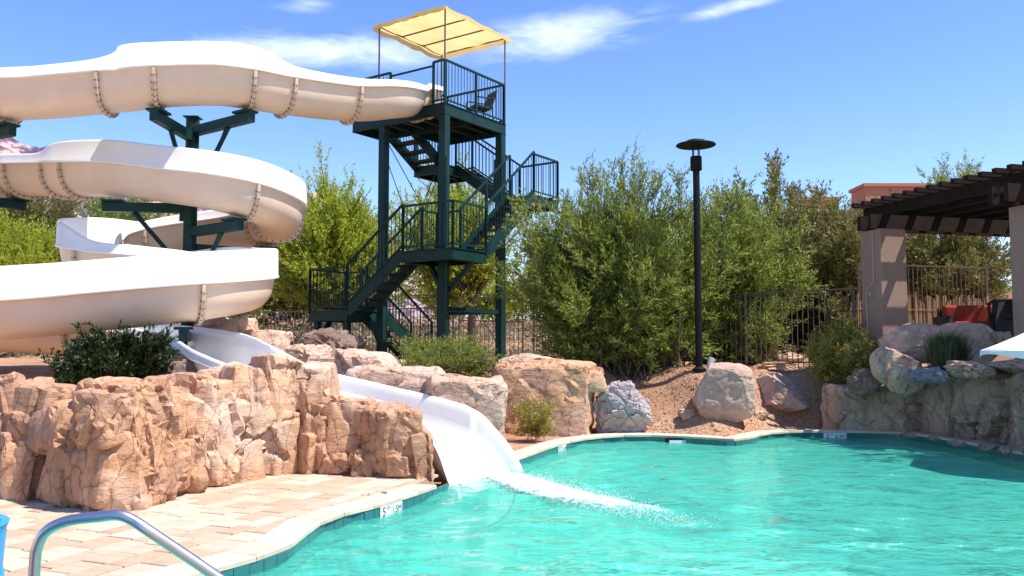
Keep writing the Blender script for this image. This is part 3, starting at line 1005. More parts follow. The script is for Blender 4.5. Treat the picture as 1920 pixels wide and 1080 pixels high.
core = rock_face('rock_formation', 'long ochre sculpted rock wall between the deck and the slide', [(a, b - 9) for a, b in wall_base_px], [(a, b + 7) for a, b in wall_top], 0.0,
          [(-330, .9), (0, .85), (128, .8), (300, .65), (420, .85), (540, .7), (600, .5), (760, .35), (806, .12)], .55, 'rock_wall', 11, nu=420, nv=120, amp=.07)
def chisel(rg, dims, cuts=7, bev=.022):
    """an angular block: a jittered box hull, finely divided, with small ledges"""
    bmh = bmesh.new()
    for sx in (-1, 1):
        for sy in (-1, 1):
            for sz in (-1, 1):
                bmh.verts.new((sx * rg.uniform(.66, 1), sy * rg.uniform(.62, 1), sz * rg.uniform(.8, 1)))
    for _ in range(7):
        p = rg.uniform(-1, 1, 3); ax = rg.randint(3); p[ax] = np.sign(p[ax]) * rg.uniform(.9, 1.08)
        p[(ax + 1) % 3] *= .7; p[(ax + 2) % 3] *= .7
        bmh.verts.new(p)
    r_ = bmesh.ops.convex_hull(bmh, input=bmh.verts)
    bmesh.ops.delete(bmh, geom=[v for v in bmh.verts if not v.link_faces], context='VERTS')
    for v in bmh.verts: v.co = Vector((v.co.x * dims[0], v.co.y * dims[1], v.co.z * dims[2]))
    bmesh.ops.bevel(bmh, geom=list(bmh.edges), offset=bev, segments=1, affect='EDGES', clamp_overlap=True)
    bmesh.ops.triangulate(bmh, faces=bmh.faces)
    for _ in range(4):
        long = [e for e in bmh.edges if e.calc_length() > .075]
        if not long: break
        bmesh.ops.subdivide_edges(bmh, edges=long, cuts=1)
        bmesh.ops.triangulate(bmh, faces=bmh.faces)
    bmh.normal_update()
    V = np.array([v.co[:] for v in bmh.verts]); N = np.array([v.normal[:] for v in bmh.verts])
    F_ = np.array([[v.index for v in f.verts] for f in bmh.faces]); bmh.free()
    return V, N, F_
rgc = np.random.RandomState(17)
AV = []; AF = []; nv_ = 0
def put_block(qp, zc, hx_, hy_, hz_, back_, yaw_j=.3, tilt_j=.12, jx=0.):
    global nv_
    g0 = G(qp, interp_px(wall_base_px, qp), 0); gn = G(qp + 14, interp_px(wall_base_px, qp + 14), 0)
    ang = math.atan2(gn.y - g0.y, gn.x - g0.x)
    V, N, F_ = chisel(rgc, (hx_, hy_, hz_))
    tl = rgc.uniform(-tilt_j, tilt_j); c_, s_n = math.cos(tl), math.sin(tl)
    Rt = np.array([[c_, 0, -s_n], [0, 1, 0], [s_n, 0, c_]])
    yw = ang + rgc.uniform(-yaw_j, yaw_j); c_, s_n = math.cos(yw), math.sin(yw)
    RR = np.array([[c_, -s_n, 0], [s_n, c_, 0], [0, 0, 1]]) @ Rt
    V = V @ RR.T; N = N @ RR.T
    V = V + np.array([g0.x + jx * math.cos(ang) - math.sin(ang) * back_, g0.y + jx * math.sin(ang) + math.cos(ang) * back_, zc])
    off, ti, e = blocks(V * np.array([2.2, 2.2, 1.5]), 91)
    d_ = .030 * off + .045 * ti - .030 * np.exp(-(e / .035) ** 2)
    msk = np.clip(fbm(V * 1.1, 2, 12) * 2 + .3, 0, 1)
    off, ti, e = blocks(V * np.array([5.5, 5.5, 4.5]), 95)
    d_ += msk * (.016 * off + .022 * ti - .012 * np.exp(-(e / .05) ** 2)) + .009 * fbm(V * 5, 4, 3)
    V = V + N * d_[:, None]
    AV.append(V); AF.append(F_ + nv_); nv_ += len(V)
# the big masses, then broken ledges in front of them
masses = [(-230, 110, 700), (-90, 90, 708), (15, 62, 716), (100, 52, 752), (165, 45, 748), (235, 44, 722), (300, 46, 700), (368, 34, 742), (425, 40, 706), (480, 36, 686), (527, 32, 664), (570, 26, 682), (630, 44, 744), (698, 42, 755), (752, 30, 770), (785, 16, 806)]
for (qp, hwp, ty) in masses:
    g0 = G(qp, interp_px(wall_base_px, qp), 0)
    hx_ = hwp / FPX * g0.y * 1.32
    tz = P(qp, ty, g0.y + .35).z
    hy_ = .5 if qp < 600 else (.36 if qp < 740 else .2)
    put_block(qp, tz * .5 - .03, hx_, hy_, tz * .5 + .05, hy_ * .8 + .04, .38, .15)
    n_small = 3 if hwp > 30 else 2
    if qp > 770: n_small = 0
    for k in range(n_small):
        zc = tz * (.16, .48, .74)[k] * rgc.uniform(.8, 1.15)
        put_block(qp, zc, hx_ * rgc.uniform(.4, .8), rgc.uniform(.14, .24), tz * rgc.uniform(.12, .26), .10 + .14 * (zc / tz), .4, .2, jx=rgc.uniform(-.6, .6) * hx_)
for (qp, hwp, zf, hf, bk) in [(60, 95, .62, .24, .16), (150, 80, .30, .26, .12), (262, 80, .72, .22, .16), (330, 60, .26, .24, .10), (400, 70, .60, .26, .20), (505, 62, .40, .22, .12), (555, 50, .74, .2, .2), (600, 58, .3, .26, .12), (665, 85, .70, .24, .14), (715, 60, .24, .2, .10)]:
    g0 = G(qp, interp_px(wall_base_px, qp), 0)
    tz = P(qp, interp_px(wall_top, qp), g0.y + .35).z
    put_block(qp, tz * zf, hwp / FPX * g0.y, .26 if qp < 600 else .2, tz * hf, bk + .08, .3, .3)
AV = np.concatenate(AV); AF = np.concatenate(AF)
bs_ = np.array(core.location)
me = np_mesh('rock_blocks', AV - bs_, AF, M['rock_wall'], True)
me.set_sharp_from_angle(angle=R(26))
link(bpy.data.objects.new('rock_blocks', me), core)

# rocks behind the chute, up to the planted boulder
rock('pale tan pointed rock above the upper bend of the white chute', 372, 598, 476, 700, 17.6, 'rock_tan', 21, 1.0, sink=.3, angular=True)
rock('pale tan rock between the pointed rock and the tower', 440, 622, 540, 700, 17.0, 'rock_tan', 22, .9, sink=.3, angular=True)
rock('rounded pale rock just left of the brown shaded boulder', 522, 642, 632, 720, 16.0, 'rock_tan', 23, .9, sink=.3)
rock('low tan rock behind the chute in front of the tower foot', 560, 664, 745, 770, 14.9, 'rock_tan', 24, .7, sink=.2, angular=True)
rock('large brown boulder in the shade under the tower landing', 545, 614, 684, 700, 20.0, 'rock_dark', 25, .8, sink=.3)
rock('small violet grey stone before the brown shaded boulder', 630, 652, 672, 690, 19.0, 'rock_violet', 26, .8, sink=.3)
rock('cracked tan slab rock beside the far rim of the chute', 655, 694, 850, 812, 13.7, 'rock_tan', 27, .7, sink=.3, angular=True)
rock('square tan rock at the end of the chute rim', 798, 704, 952, 866, 12.95, 'rock_tan', 28, .75, sink=.1, angular=True)
rock('big ochre boulder right of the slide with a small yellow plant', 926, 684, 1122, 820, 16.0, 'rock_wall', 29, .7, sink=.1, angular=True)
rock('long pale driftwood-like stone on top of the ochre boulder', 925, 664, 1075, 722, 16.3, 'rock_tan', 30, .5, tilt=R(-9), boxy=.6)
rock('thin flat ledge stone on the right shoulder of the ochre boulder', 1050, 694, 1136, 736, 15.9, 'rock_wall', 31, .8, angular=True)
rock('grey angular rock between ochre boulder and gravel slope', 1112, 710, 1226, 818, None, 'rock_grey', 32, .8, hi=True, boxy=.9, sink=.1)
rock('big round pink boulder in front of the lamp post', 1297, 679, 1415, 796, None, 'rock_pink', 33, .85, hi=True, bl=(.05, 1.6), boxy=.72, cuts=6)
rock('tilted white and orange boulder right of the pink boulder', 1408, 702, 1518, 788, None, 'rock_pink', 34, .8, hi=True, bl=(.05, 1.6), tilt=R(-18), boxy=.8, cuts=7)
rock('small pale stone at the left foot of the pink boulder', 1270, 766, 1306, 790, None, 'rock_tan', 35, .7)
rock('small pale stone between the two big gravel boulders', 1408, 770, 1444, 790, None, 'rock_tan', 36, .7)
rock('small red brown stone by the fence foot', 1387, 662, 1424, 686, None, 'rock_orange', 37, .7)
rock('flat orange slab lying on the gravel before the fence', 1412, 678, 1500, 698, None, 'rock_orange', 38, .8, boxy=.5)
rock('pale flat stone just behind the fence foot', 1462, 660, 1506, 680, 18.9, 'rock_tan', 39, .8)
rock('boxy tan boulder with shade stripes at the pool edge', 1549, 717, 1688, 812, None, 'rock_tan', 40, .7, sink=.08, angular=True)
right_base = [(1684, 803), (1738, 813), (1801, 821), (1861, 829), (1930, 842), (2080, 880)]
right_top = [(1684, 800), (1692, 745), (1704, 730), (1740, 726), (1760, 712), (1830, 700), (1930, 690), (2080, 680)]
rock_face('rock_outcrop', 'olive grey fractured rock face at the right pool edge', right_base, right_top, 0.0,
          [(1682, .35), (1760, .5), (2080, .7)], .9, 'rock_olive', 53, nu=260, nv=150, amp=.11)
rock('upright oval boulder standing above the boxy tan boulder', 1640, 644, 1725, 745, 15.2, 'rock_tan', 42, .8, tilt=R(20), bl=(.05, 1.8), cuts=5)
rock('small rounded stone leaning on the upright oval boulder', 1667, 684, 1706, 738, 14.8, 'rock_tan', 43, .8, bl=(.05, 1.8), cuts=4)
rock('wide pale boulder below the pergola column', 1643, 606, 1770, 668, 15.8, 'rock_pink', 44, .7, bl=(.07, 1.8), sink=.2)
rock('rounded tan boulder behind the dark grass clump', 1745, 604, 1862, 690, 15.3, 'rock_tan', 45, .8, bl=(.05, 1.6), sink=.2)
rock('small grey stone beside the dark wicker chair', 1858, 620, 1898, 650, 15.0, 'rock_tan', 46, .8, sink=.2)
rock('flat violet slate lying on the right outcrop', 1704, 687, 1782, 724, 14.3, 'rock_violet', 47, .8, boxy=.8)
rock('long flat tan stone lying on the right outcrop', 1774, 676, 1876, 712, 14.0, 'rock_tan', 48, .7, tilt=R(-6), boxy=.7)
rock('pale stone slab under the white parasol tip', 1850, 668, 1990, 706, 14.0, 'rock_pink', 49, .7, boxy=.6)
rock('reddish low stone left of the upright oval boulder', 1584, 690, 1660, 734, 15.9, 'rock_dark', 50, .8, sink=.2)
rock('pale corner rock cut by the right frame edge at the water', 1908, 735, 2010, 880, 12.6, 'rock_olive', 51, .8)
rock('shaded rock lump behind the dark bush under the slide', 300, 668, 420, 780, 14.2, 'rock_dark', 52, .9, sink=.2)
for k, (a, b) in enumerate([(1700, 815), (1752, 822), (1795, 832), (1850, 838), (1886, 846)]):
    s = (16, 12, 18, 22, 14)[k]
    g = G(a, b + 6, 0)
    rock(['flat grey chip at the left foot of the right outcrop', 'tiny grey chip below the outcrop face', 'flat stone flake under the middle of the outcrop', 'larger stone flake by the outcrop cave', 'last grey chip before the right frame edge'][k],
         a - s, b - s * .35, a + s, b + s * .4, g.y, 'rock_olive', 60 + k, .8, name='stone_chip', boxy=.7)

# gravel stones scattered over the bank
rg = np.random.RandomState(3)
n = 9000
gxp = rg.uniform(1.6, 7.4, n); gyp = rg.uniform(14.6, 19.5, n)
yb = np.interp(gxp, bx_, by_)
ok = gyp > yb + .12
gxp, gyp = gxp[ok], gyp[ok]
gz = terrain(gxp, gyp)
OCT = np.array([(1, 0, 0), (0, 1, 0), (-1, 0, 0), (0, -1, 0), (0, 0, .7), (0, 0, -.7)], float)
OF = np.array([(0, 1, 4), (1, 2, 4), (2, 3, 4), (3, 0, 4), (1, 0, 5), (2, 1, 5), (3, 2, 5), (0, 3, 5)])
s = rg.uniform(.006, .022, len(gxp)) * np.where(rg.rand(len(gxp)) > .96, 2.2, 1)
V = (OCT[None] * (1 + .5 * rg.uniform(-1, 1, (len(gxp), 6, 1)))) * s[:, None, None] + np.stack([gxp, gyp, gz + .004], 1)[:, None]
Fp = (OF[None] + (np.arange(len(gxp)) * 6)[:, None, None]).reshape(-1, 3)
me = np_mesh('gravel', V.reshape(-1, 3), Fp, M['pebble'])
tag(link(bpy.data.objects.new('gravel', me)), 'loose reddish gravel on the bank beyond the pool', None, None, 'stuff')
# ------------------------------------------------------------------ the water slide
def SPT(px, py, D):
    z = P(px, py, D - .5).z
    return (P(px, py, D).x, D, z)
TU = Vector((.82, -.57, 0)).normalized(); TV = Vector((.57, .82, 0)).normalized()
TN = Vector((-1.61, 20.0, 0))
def T(u, v, z):
    p = TN + TU * u + TV * v
    return Vector((p.x, p.y, z))
PLAT_Z = P(829, 195, 20.0).z
# control points: x, y, z of the flange line at the centre, left wall, right wall (as the rider sees them)
t0 = T(-1.0, .55, PLAT_Z + .52); t1 = T(-1.05, -.15, PLAT_Z + .46)
CP = [(*t0, .10, .10), (*t1, .12, .12),
      (*SPT(738, 158, 19.3), .13, .16), (*SPT(656, 159, 18.6), .16, .2), (*SPT(533, 142, 17.6), .22, .2), (*SPT(468, 129, 17.15), .46, .2),
      (*SPT(400, 121, 16.9), .46, .2), (*SPT(300, 124, 16.6), .46, .2), (*SPT(240, 131, 16.55), .44, .2), (*SPT(205, 134, 16.5), .24, .2), (*SPT(100, 144, 16.5), .2, .2), (*SPT(0, 152, 16.55), .2, .2),
      (-12.4, 16.8, 6.35, .2, .2), (-14.0, 18.2, 6.1, .4, .2), (-13.9, 19.6, 5.9, .3, .2),
      (*SPT(-20, 305, 19.9), .2, .2), (*SPT(60, 305, 19.3), .2, .2), (*SPT(118, 304, 18.8), .2, .22), (*SPT(150, 303, 18.5), .2, .42), (*SPT(233, 303, 17.9), .2, .46), (*SPT(310, 312, 17.5), .2, .46), (*SPT(395, 324, 17.15), .2, .46),
      (-5.42, 17.42, 4.85, .2, .46), (-5.08, 18.3, 4.68, .2, .46), (-5.45, 19.15, 4.58, .2, .44), (-6.3, 19.55, 4.5, .2, .3), (-7.3, 19.62, 4.38, .2, .24),
      (-8.35, 19.55, 4.22, .18, .3), (-9.0, 19.2, 4.05, .16, .5), (-9.22, 18.6, 3.85, .15, .55), (-8.95, 17.98, 3.66, .15, .5), (-8.3, 17.66, 3.5, .2, .22), (-7.2, 17.45, 3.38, .2, .2),
      (-6.15, 17.2, 3.24, .42, .2), (-5.42, 16.85, 3.08, .5, .2), (-5.07, 16.1, 2.9, .54, .2), (-5.37, 15.4, 2.74, .54, .2), (-6.1, 15.05, 2.62, .54, .2),
      (-7.5, 14.75, 2.46, .54, .2), (-8.75, 14.45, 2.33, .54, .2), (-10.3, 14.45, 2.26, .4, .2), (-11.6, 15.3, 2.2, .4, .2), (-11.5, 16.7, 2.16, .4, .2), (-10.2, 17.3, 2.12, .3, .2),
      (-8.6, 17.15, 2.0, .2, .15), (-7.0, 16.6, 1.82, .2, .14), (-5.6, 15.55, 1.60, .26, .14), (-4.6, 14.2, 1.36, .26, .13), (-3.55, 13.1, 1.13, .15, .12), (-2.3, 12.4, .90, .13, .12), (-1.25, 11.86, .70, .12, .12),
      (-.80, 11.60, .53, .12, .12), (-.5, 11.43, .22, .1, .1), (-.30, 11.30, -.14, .08, .08)]
path = np.array(curve_pts([tuple(c) for c in CP], 10))
lo = CP.index(CP[-9])
NPTH = len(path)
tg = np.gradient(path[:, :3], axis=0); hz = tg.copy(); hz[:, 2] = 0
hz /= np.linalg.norm(hz, axis=1, keepdims=True)
rightv = np.stack([hz[:, 1], -hz[:, 0], hz[:, 0] * 0], 1)     # rider's right
ks = np.hanning(9); ks /= ks.sum()
def sm(a):
    return np.convolve(np.pad(a, 4, mode='edge'), ks, 'valid')
rightv = np.stack([sm(rightv[:, 0]), sm(rightv[:, 1]), rightv[:, 2]], 1); rightv /= np.linalg.norm(rightv, axis=1, keepdims=True)
i_chute = 10 * (len(CP) - 8)
HW = np.full(NPTH, .50); HW[i_chute:] = np.linspace(.52, .62, NPTH - i_chute); HW[-22:] = np.linspace(.62, .70, 22)
DEP = .62
def u_prof(hw, n=20, off=0.0):
    out = []
    for k in range(n + 1):
        a = math.pi * k / n
        x = -math.cos(a); y = math.sin(a)
        out.append(((hw + off) * np.sign(x) * abs(x) ** .8, -(DEP + off) * y ** .85))
    return out
def ring_at(i):
    wlh, wrh = path[i, 3], path[i, 4]; hw = HW[i]
    inner = u_prof(hw)
    outer = u_prof(hw, off=.03)
    pr = []; mt = []
    # left wall, inside, then bowl inside, right wall inside, rim, right wall outside, lip, bowl outside, left lip, left wall outside, rim
    L = lambda s, w: [(s * (hw + .055), w), (s * (hw + .085), w - .012), (s * (hw + .10), w - .05)]
    pr += [(-(hw + .03), wlh - .015), (-(hw + .012), wlh * .5)]
    pr += inner
    pr += [(hw + .012, wrh * .5), (hw + .03, wrh - .015)]
    pr += L(1, wrh)
    pr += [(hw + .105, .02), (hw + .125, -.005), (hw + .12, -.03), (hw + .045, -.035)]
    nb = len(pr)
    pr += outer[::-1][1:-1]
    ne = len(pr)
    pr += [(-(hw + .045), -.035), (-(hw + .12), -.03), (-(hw + .125), -.005), (-(hw + .105), .02)]
    pr += L(-1, wlh)[::-1]
    return pr, nb, ne
def pt_at(i, x, h):
    return Vector(path[i, :3]) + Vector(rightv[i]) * float(x) + Vector((0, 0, float(h)))
slide = thing('water_slide', 'winding white and beige open water slide running down into the pool', 'water slide', (-6.5, 17, 1.1))
pxs_path = np.array([to_px(p[:3])[0] for p in path])
def find(px, a, b):
    a10, b10 = a * 10, b * 10
    return a10 + int(np.abs(pxs_path[a10:b10] - px).argmin())
joints = [find(785, 0, 3), find(660, 2, 5), find(535, 3, 6), find(468, 4, 7), find(302, 6, 9), find(205, 8, 11), find(12, 10, 13), 135, 150,
          find(30, 15, 18), find(55, 15, 18), find(122, 16, 20), find(158, 17, 21), find(462, 20, 23), 236, find(495, 23, 27), find(283, 25, 28), 285, 305, 318, 335, find(372, 36, 39), 395, 410, 425, 440, 455, 470, 495]
joints = sorted(set(joints))
cutsI = [0] + joints + [NPTH - 1]
for a, b in zip(cutsI[:-1], cutsI[1:]):
    if b <= a: continue
    mb = MB(); rows = []
    for i in range(a, b + 1):
        pr, nb, ne = ring_at(i)
        o = len(mb.v); rows.append(o)
        for (x, h) in pr: mb.v.append(tuple(pt_at(i, x, h)))
    n_ = len(pr)
    white = a >= i_chute - 12
    for r0, r1 in zip(rows[:-1], rows[1:]):
        for k in range(n_):
            k2 = (k + 1) % n_
            mb.f.append([r0 + k, r1 + k, r1 + k2, r0 + k2]); mb.m.append(1 if (nb - 1 <= k < ne and not white) else 0)
    if b == NPTH - 1:
        nn_ = n_ // 2
        for k in range(nn_ - 1):
            mb.f.append([rows[-1] + k, rows[-1] + k + 1, rows[-1] + (n_ - k - 2) % n_, rows[-1] + (n_ - k - 1) % n_]); mb.m.append(0)
    o = part('flume_section', mb, [M['gel_white'], M['gel_beige']], slide, True, 50)
# bolted joint flanges
def flange(i):
    tv = Vector(hz[i]); hw = HW[i]
    prof_in = u_prof(hw, 22, .028); prof_out = u_prof(hw, 22, .115)
    mb = MB(); n = len(prof_in)
    for s in (-.03, .03):
        for pr in (prof_in, prof_out):
            for (x, h) in pr:
                mb.v.append(tuple(pt_at(i, x, min(h, -.04)) + tv * s))
    for k in range(n - 1):
        mb.f += [[k, k + 1, n + k + 1, n + k], [2 * n + k, 3 * n + k, 3 * n + k + 1, 2 * n + k + 1], [n + k, n + k + 1, 3 * n + k + 1, 3 * n + k]]; mb.m += [0, 0, 0]
    fl = part('joint_flange', mb, M['rib'], slide, True, 40)
    mb = MB()
    mid = u_prof(hw, 15, .075)
    for k in range(1, 15):
        x, h = mid[k]
        c = pt_at(i, x, min(h, -.07))
        mb.tube([c - tv * .052, c + tv * .052], .017, 6)
        xo, ho = u_prof(hw, 15, .118)[k]
        c2 = pt_at(i, xo, min(ho, -.07))
        mb.tube([c2 - (c2 - c) * .2, c2 + (c2 - c) * .12], .016, 6)
    tag(part('bolt_row', mb, M['bolt'], fl), kind='stuff')
vis = [j for j in joints if j < i_chute - 12]
for j in vis: flange(j)

# ------------------------------------------------------------------ slide supports
def pad_of(i):
    return pt_at(i, 0, -DEP - .13)
def support(label, x, y, ztop, arms, r=.14):
    zb = th(x, y) - .1
    t = thing('slide_column', label, 'support column', (x, y, zb))
    part('column', MB().tube([(x, y, zb), (x, y, ztop)], r, 20), M['green2'], t, True)
    part('cap_plate', MB().box((x, y, ztop + .012), (r + .02, r + .02, .012)), M['green2'], t)
    part('base_plate', MB().box((x, y, zb + .12), (.28, .28, .015)), M['green2'], t)
    for (end, za, brace) in arms:
        end = Vector(end); d = Vector((end.x - x, end.y - y, 0)); L = d.length; d.normalize()
        a = Vector((x, y, za)) + d * (r * .9)
        e = Vector((end.x, end.y, end.z - .17)) + d * .22
        e.z = end.z - .13
        a.z = min(za, e.z)
        arm = part('arm', MB().beam(a, e, .16, .2), M['green2'], t)
        part('saddle_plate', MB().box(Vector((end.x, end.y, end.z - .005)), (.22, .16, .022), (d, Vector((-d.y, d.x, 0)), Vector((0, 0, 1)))), M['green2'], arm)
        part('gusset', MB().box(a + d * .05 - Vector((0, 0, .16)), (.05, .012, .12), (d, Vector((-d.y, d.x, 0)), Vector((0, 0, 1)))), M['green2'], arm)
        if brace:
            m_ = a.lerp(e, brace); m_.z -= .1
            lowp = Vector((x, y, m_.z - (Vector((m_.x - x, m_.y - y, 0)).length) * 1.05)) + d * r * .8
            part('brace', MB().tube([m_, lowp], .048, 10), M['green2'], t, True)
            part('brace_clevis', MB().beam(m_ + Vector((0, 0, .06)), m_.lerp(lowp, .16), .05, .10), M['green2'], t)
cx_, cy_ = (352 - 960) / FPX * 18.2, 18.2
jA1, jA2 = find(302, 6, 9), find(462, 4, 7)
jB1, jB2 = find(215, 18, 21), find(440, 21, 24)
jC = find(500, 23, 27)
jD = find(345, 36, 39)
support('dark green slide column carrying the bends with many arms', cx_, cy_, P(350, 222, 18.2).z,
        [(pad_of(jA1), P(350, 238, 18.2).z, .55), (pad_of(jA2), P(350, 240, 18.2).z, .6), (pad_of(jB1), 9, .62), (pad_of(jB2), 9, .62), (pad_of(jC), 9, 0), (pad_of(jD), 9, .5)])
sx, sy = -12.3, 17.7
support('dark green slide column at the left frame edge', sx, sy, P(-100, 350, 17.7).z,
        [(pad_of(find(30, 15, 18)), 9, .6), (pad_of(455), 9, .5), (pad_of(find(12, 10, 13)), 9, .5)])

# ------------------------------------------------------------------ the stair tower
tower = thing('stair_tower', 'dark green steel stair tower with yellow canopy at the slide start', 'stair tower', T(-1.2, 1.2, 1.1))
g = M['green']
def tpart(name, mb, mat=None, parent=None, smooth=False):
    return part(name, mb, mat or g, parent or tower, smooth)
BAL_H = .90
bal_me = MB().box((0, 0, BAL_H / 2), (.0085, .0085, BAL_H / 2)).mesh('baluster', g)
def railing(p0, p1, parent=None, h=1.07, spacing=.115, posts=True, mid=False, bal=True):
    p0 = Vector(p0); p1 = Vector(p1); d = p1 - p0; dh = Vector((d.x, d.y, 0)); L = dh.length
    up = Vector((0, 0, 1))
    mb = MB()
    mb.beam(p0 + up * h, p1 + up * h, .048, .048)
    r = tpart('railing', mb, None, parent)
    tpart('bottom_rail', MB().beam(p0 + up * .11, p1 + up * .11, .036, .036), None, r)
    ends = [0, 1]
    if L > 2.0: ends = [0, .5, 1]
    if posts:
        for s in ends:
            q = p0.lerp(p1, s)
            tpart('rail_post', MB().box(q + up * (h / 2 - .02), (.026, .026, h / 2 + .02), (dh.normalized(), up.cross(dh.normalized()), up)), None, r)
    if bal:
        n = max(1, int(L / spacing))
        for k in range(1, n):
            q = p0.lerp(p1, k / n)
            inst('baluster', bal_me, r, q + up * .13)
    return r
def slab_uv(u0, u1, v0, v1, z, th_=.28, fascia=True, name='landing'):
    mb = MB().box(T((u0 + u1) / 2, (v0 + v1) / 2, z - .03), ((u1 - u0) / 2 - .02, (v1 - v0) / 2 - .02, .03), (TU, TV, Vector((0, 0, 1))))
    o = tpart(name, mb, M['grate'])
    zc = z - th_ / 2 + .01
    for nm, a, b in (('f', (u0, v0), (u1, v0)), ('b', (u0, v1), (u1, v1)), ('l', (u0, v0), (u0, v1)), ('r', (u1, v0), (u1, v1))):
        A = T(*a, zc); B_ = T(*b, zc)
        ext = (B_ - A).normalized() * (.012 if nm in 'fb' else -.014)
        m = MB().beam(A - ext, B_ + ext, .02, th_)
        tpart('channel_beam', m, None, o)
        tpart('beam_flange', MB().beam(A + Vector((0, 0, th_ / 2)) - ext, B_ + Vector((0, 0, th_ / 2)) + ext, .075, .014), None, o)
        tpart('beam_flange', MB().beam(A - Vector((0, 0, th_ / 2)) - ext, B_ - Vector((0, 0, th_ / 2)) + ext, .075, .014), None, o)
    n = int((u1 - u0) / .6)
    for k in range(1, n + 1):
        u = u0 + (u1 - u0) * k / (n + 1)
        tpart('joist', MB().beam(T(u, v0 + .03, z - .13), T(u, v1 - .03, z - .13), .05, .12), M['grate'], o)
    return o
def flight(a0, a1, w_dir, width, label=None, sides=(1, 1)):
    """stairs from a0 (low, world point at one side) to a1 (high); w_dir is towards the other side"""
    a0 = Vector(a0); a1 = Vector(a1); w = w_dir * width
    rise = a1.z - a0.z; n = max(3, round(rise / .19))
    run = Vector((a1.x - a0.x, a1.y - a0.y, 0)); rd = run.normalized()
    fl = None
    for k in range(n):
        z = a0.z + rise * (k + .5) / n
        c = a0 + run * ((k + .5) / n) + w * .5; c.z = z
        m = MB().box(c, (run.length / n / 2 + .012, width / 2 - .03, .018), (rd, w_dir, Vector((0, 0, 1))))
        if fl is None:
            fl = tpart('stair_flight', MB().beam(a0 + Vector((0, 0, -.04)), a1 + Vector((0, 0, -.04)), .03, .26))
            tpart('stringer', MB().beam(a0 + w + Vector((0, 0, -.04)), a1 + w + Vector((0, 0, -.04)), .03, .26), None, fl)
        tpart('tread', m, M['grate'], fl)
    for s, on in zip((0, 1), sides):
        if on:
            railing(a0 + w * s + Vector((0, 0, .06)), a1 + w * s + Vector((0, 0, .06)))
    return fl
GZ = 1.12
Z1 = P(610, 584, 21.3).z; Z2 = P(847, 465, 18.9).z; Z3 = Z2 + 1.55; Z4 = PLAT_Z - .78
Z3 = P(1003, 288, 21.55).z - 1.07
ux = 1.0
for nm, (u, v) in {'a': (0, 0), 'b': (-1.95, 0), 'c': (0, 2.3), 'd': (-1.95, 2.3)}.items():
    zt = PLAT_Z - .28
    zb = th(*T(u, v, 0).to_2d()) - .1
    m = MB().box(T(u, v, (zb + zt) / 2), (.095, .095, (zt - zb) / 2), (TU, TV, Vector((0, 0, 1))))
    p_ = tpart('post', m)
    tpart('base_plate', MB().box(T(u, v, zb + .12), (.2, .2, .015), (TU, TV, Vector((0, 0, 1)))), None, p_)
# platform, with the stair opening at its back left
plat = slab_uv(-2.98, .06, -.06, 1.05, PLAT_Z, .27, name='platform')
slab_uv(-1.9, .06, 1.08, 2.42, PLAT_Z, .27, name='platform')
railing(T(.03, 0, PLAT_Z), T(.03, 2.4, PLAT_Z))
railing(T(.03, -.03, PLAT_Z), T(-.32, -.03, PLAT_Z))
railing(T(-1.72, -.03, PLAT_Z), T(-2.95, -.03, PLAT_Z))
railing(T(.03, 2.4, PLAT_Z), T(-1.88, 2.4, PLAT_Z))
railing(T(-2.95, -.03, PLAT_Z), T(-2.95, 1.02, PLAT_Z))
railing(T(-1.88, 1.12, PLAT_Z), T(-1.88, 2.4, PLAT_Z))
tpart('gate_bar', MB().beam(T(-.32, -.03, PLAT_Z + .98), T(-1.72, -.03, PLAT_Z + .98), .04, .04))
# landings (numbered upwards)
Y0 = -.74
slab_uv(-3.75, -2.42, Y0, .5, Z1, .25)
slab_uv(-.62, .87, Y0, .5, Z2, .25)
slab_uv(-.35, .87, 2.55, 3.7, Z3, .25)
slab_uv(-3.0, -2.0, 2.35, 3.7, Z4, .25)
flight(T(-2.42, 2.45, GZ), T(-2.42, .5, Z1), -TU, .75)
flight(T(-2.42, Y0, Z1), T(-.62, Y0, Z2), TV, .66)
flight(T(.87, .5, Z2), T(.87, 2.55, Z3), -TU, .75)
flight(T(-.35, 3.7, Z3), T(-2.0, 3.7, Z4), -TV, .75)
flight(T(-2.05, 2.35, Z4), T(-2.05, 1.07, PLAT_Z), -TU, .85)
railing(T(-3.75, Y0, Z1), T(-2.42, Y0, Z1))
railing(T(-3.75, Y0, Z1), T(-3.75, .5, Z1))
railing(T(-3.75, .5, Z1), T(-3.2, .5, Z1))
railing(T(-.62, Y0, Z2), T(.87, Y0, Z2))
railing(T(.87, Y0, Z2), T(.87, .5, Z2))
railing(T(-.62, .5, Z2), T(.1, .5, Z2))
railing(T(-.62, -.06, Z2), T(-.62, .5, Z2))
railing(T(.87, 2.55, Z3), T(.87, 3.7, Z3))
railing(T(.87, 3.7, Z3), T(-.35, 3.7, Z3))
railing(T(-.35, 2.55, Z3), T(-.35, 2.95, Z3))
railing(T(-2.0, 3.7, Z4), T(-3.0, 3.7, Z4))
railing(T(-3.0, 3.7, Z4), T(-3.0, 2.35, Z4))
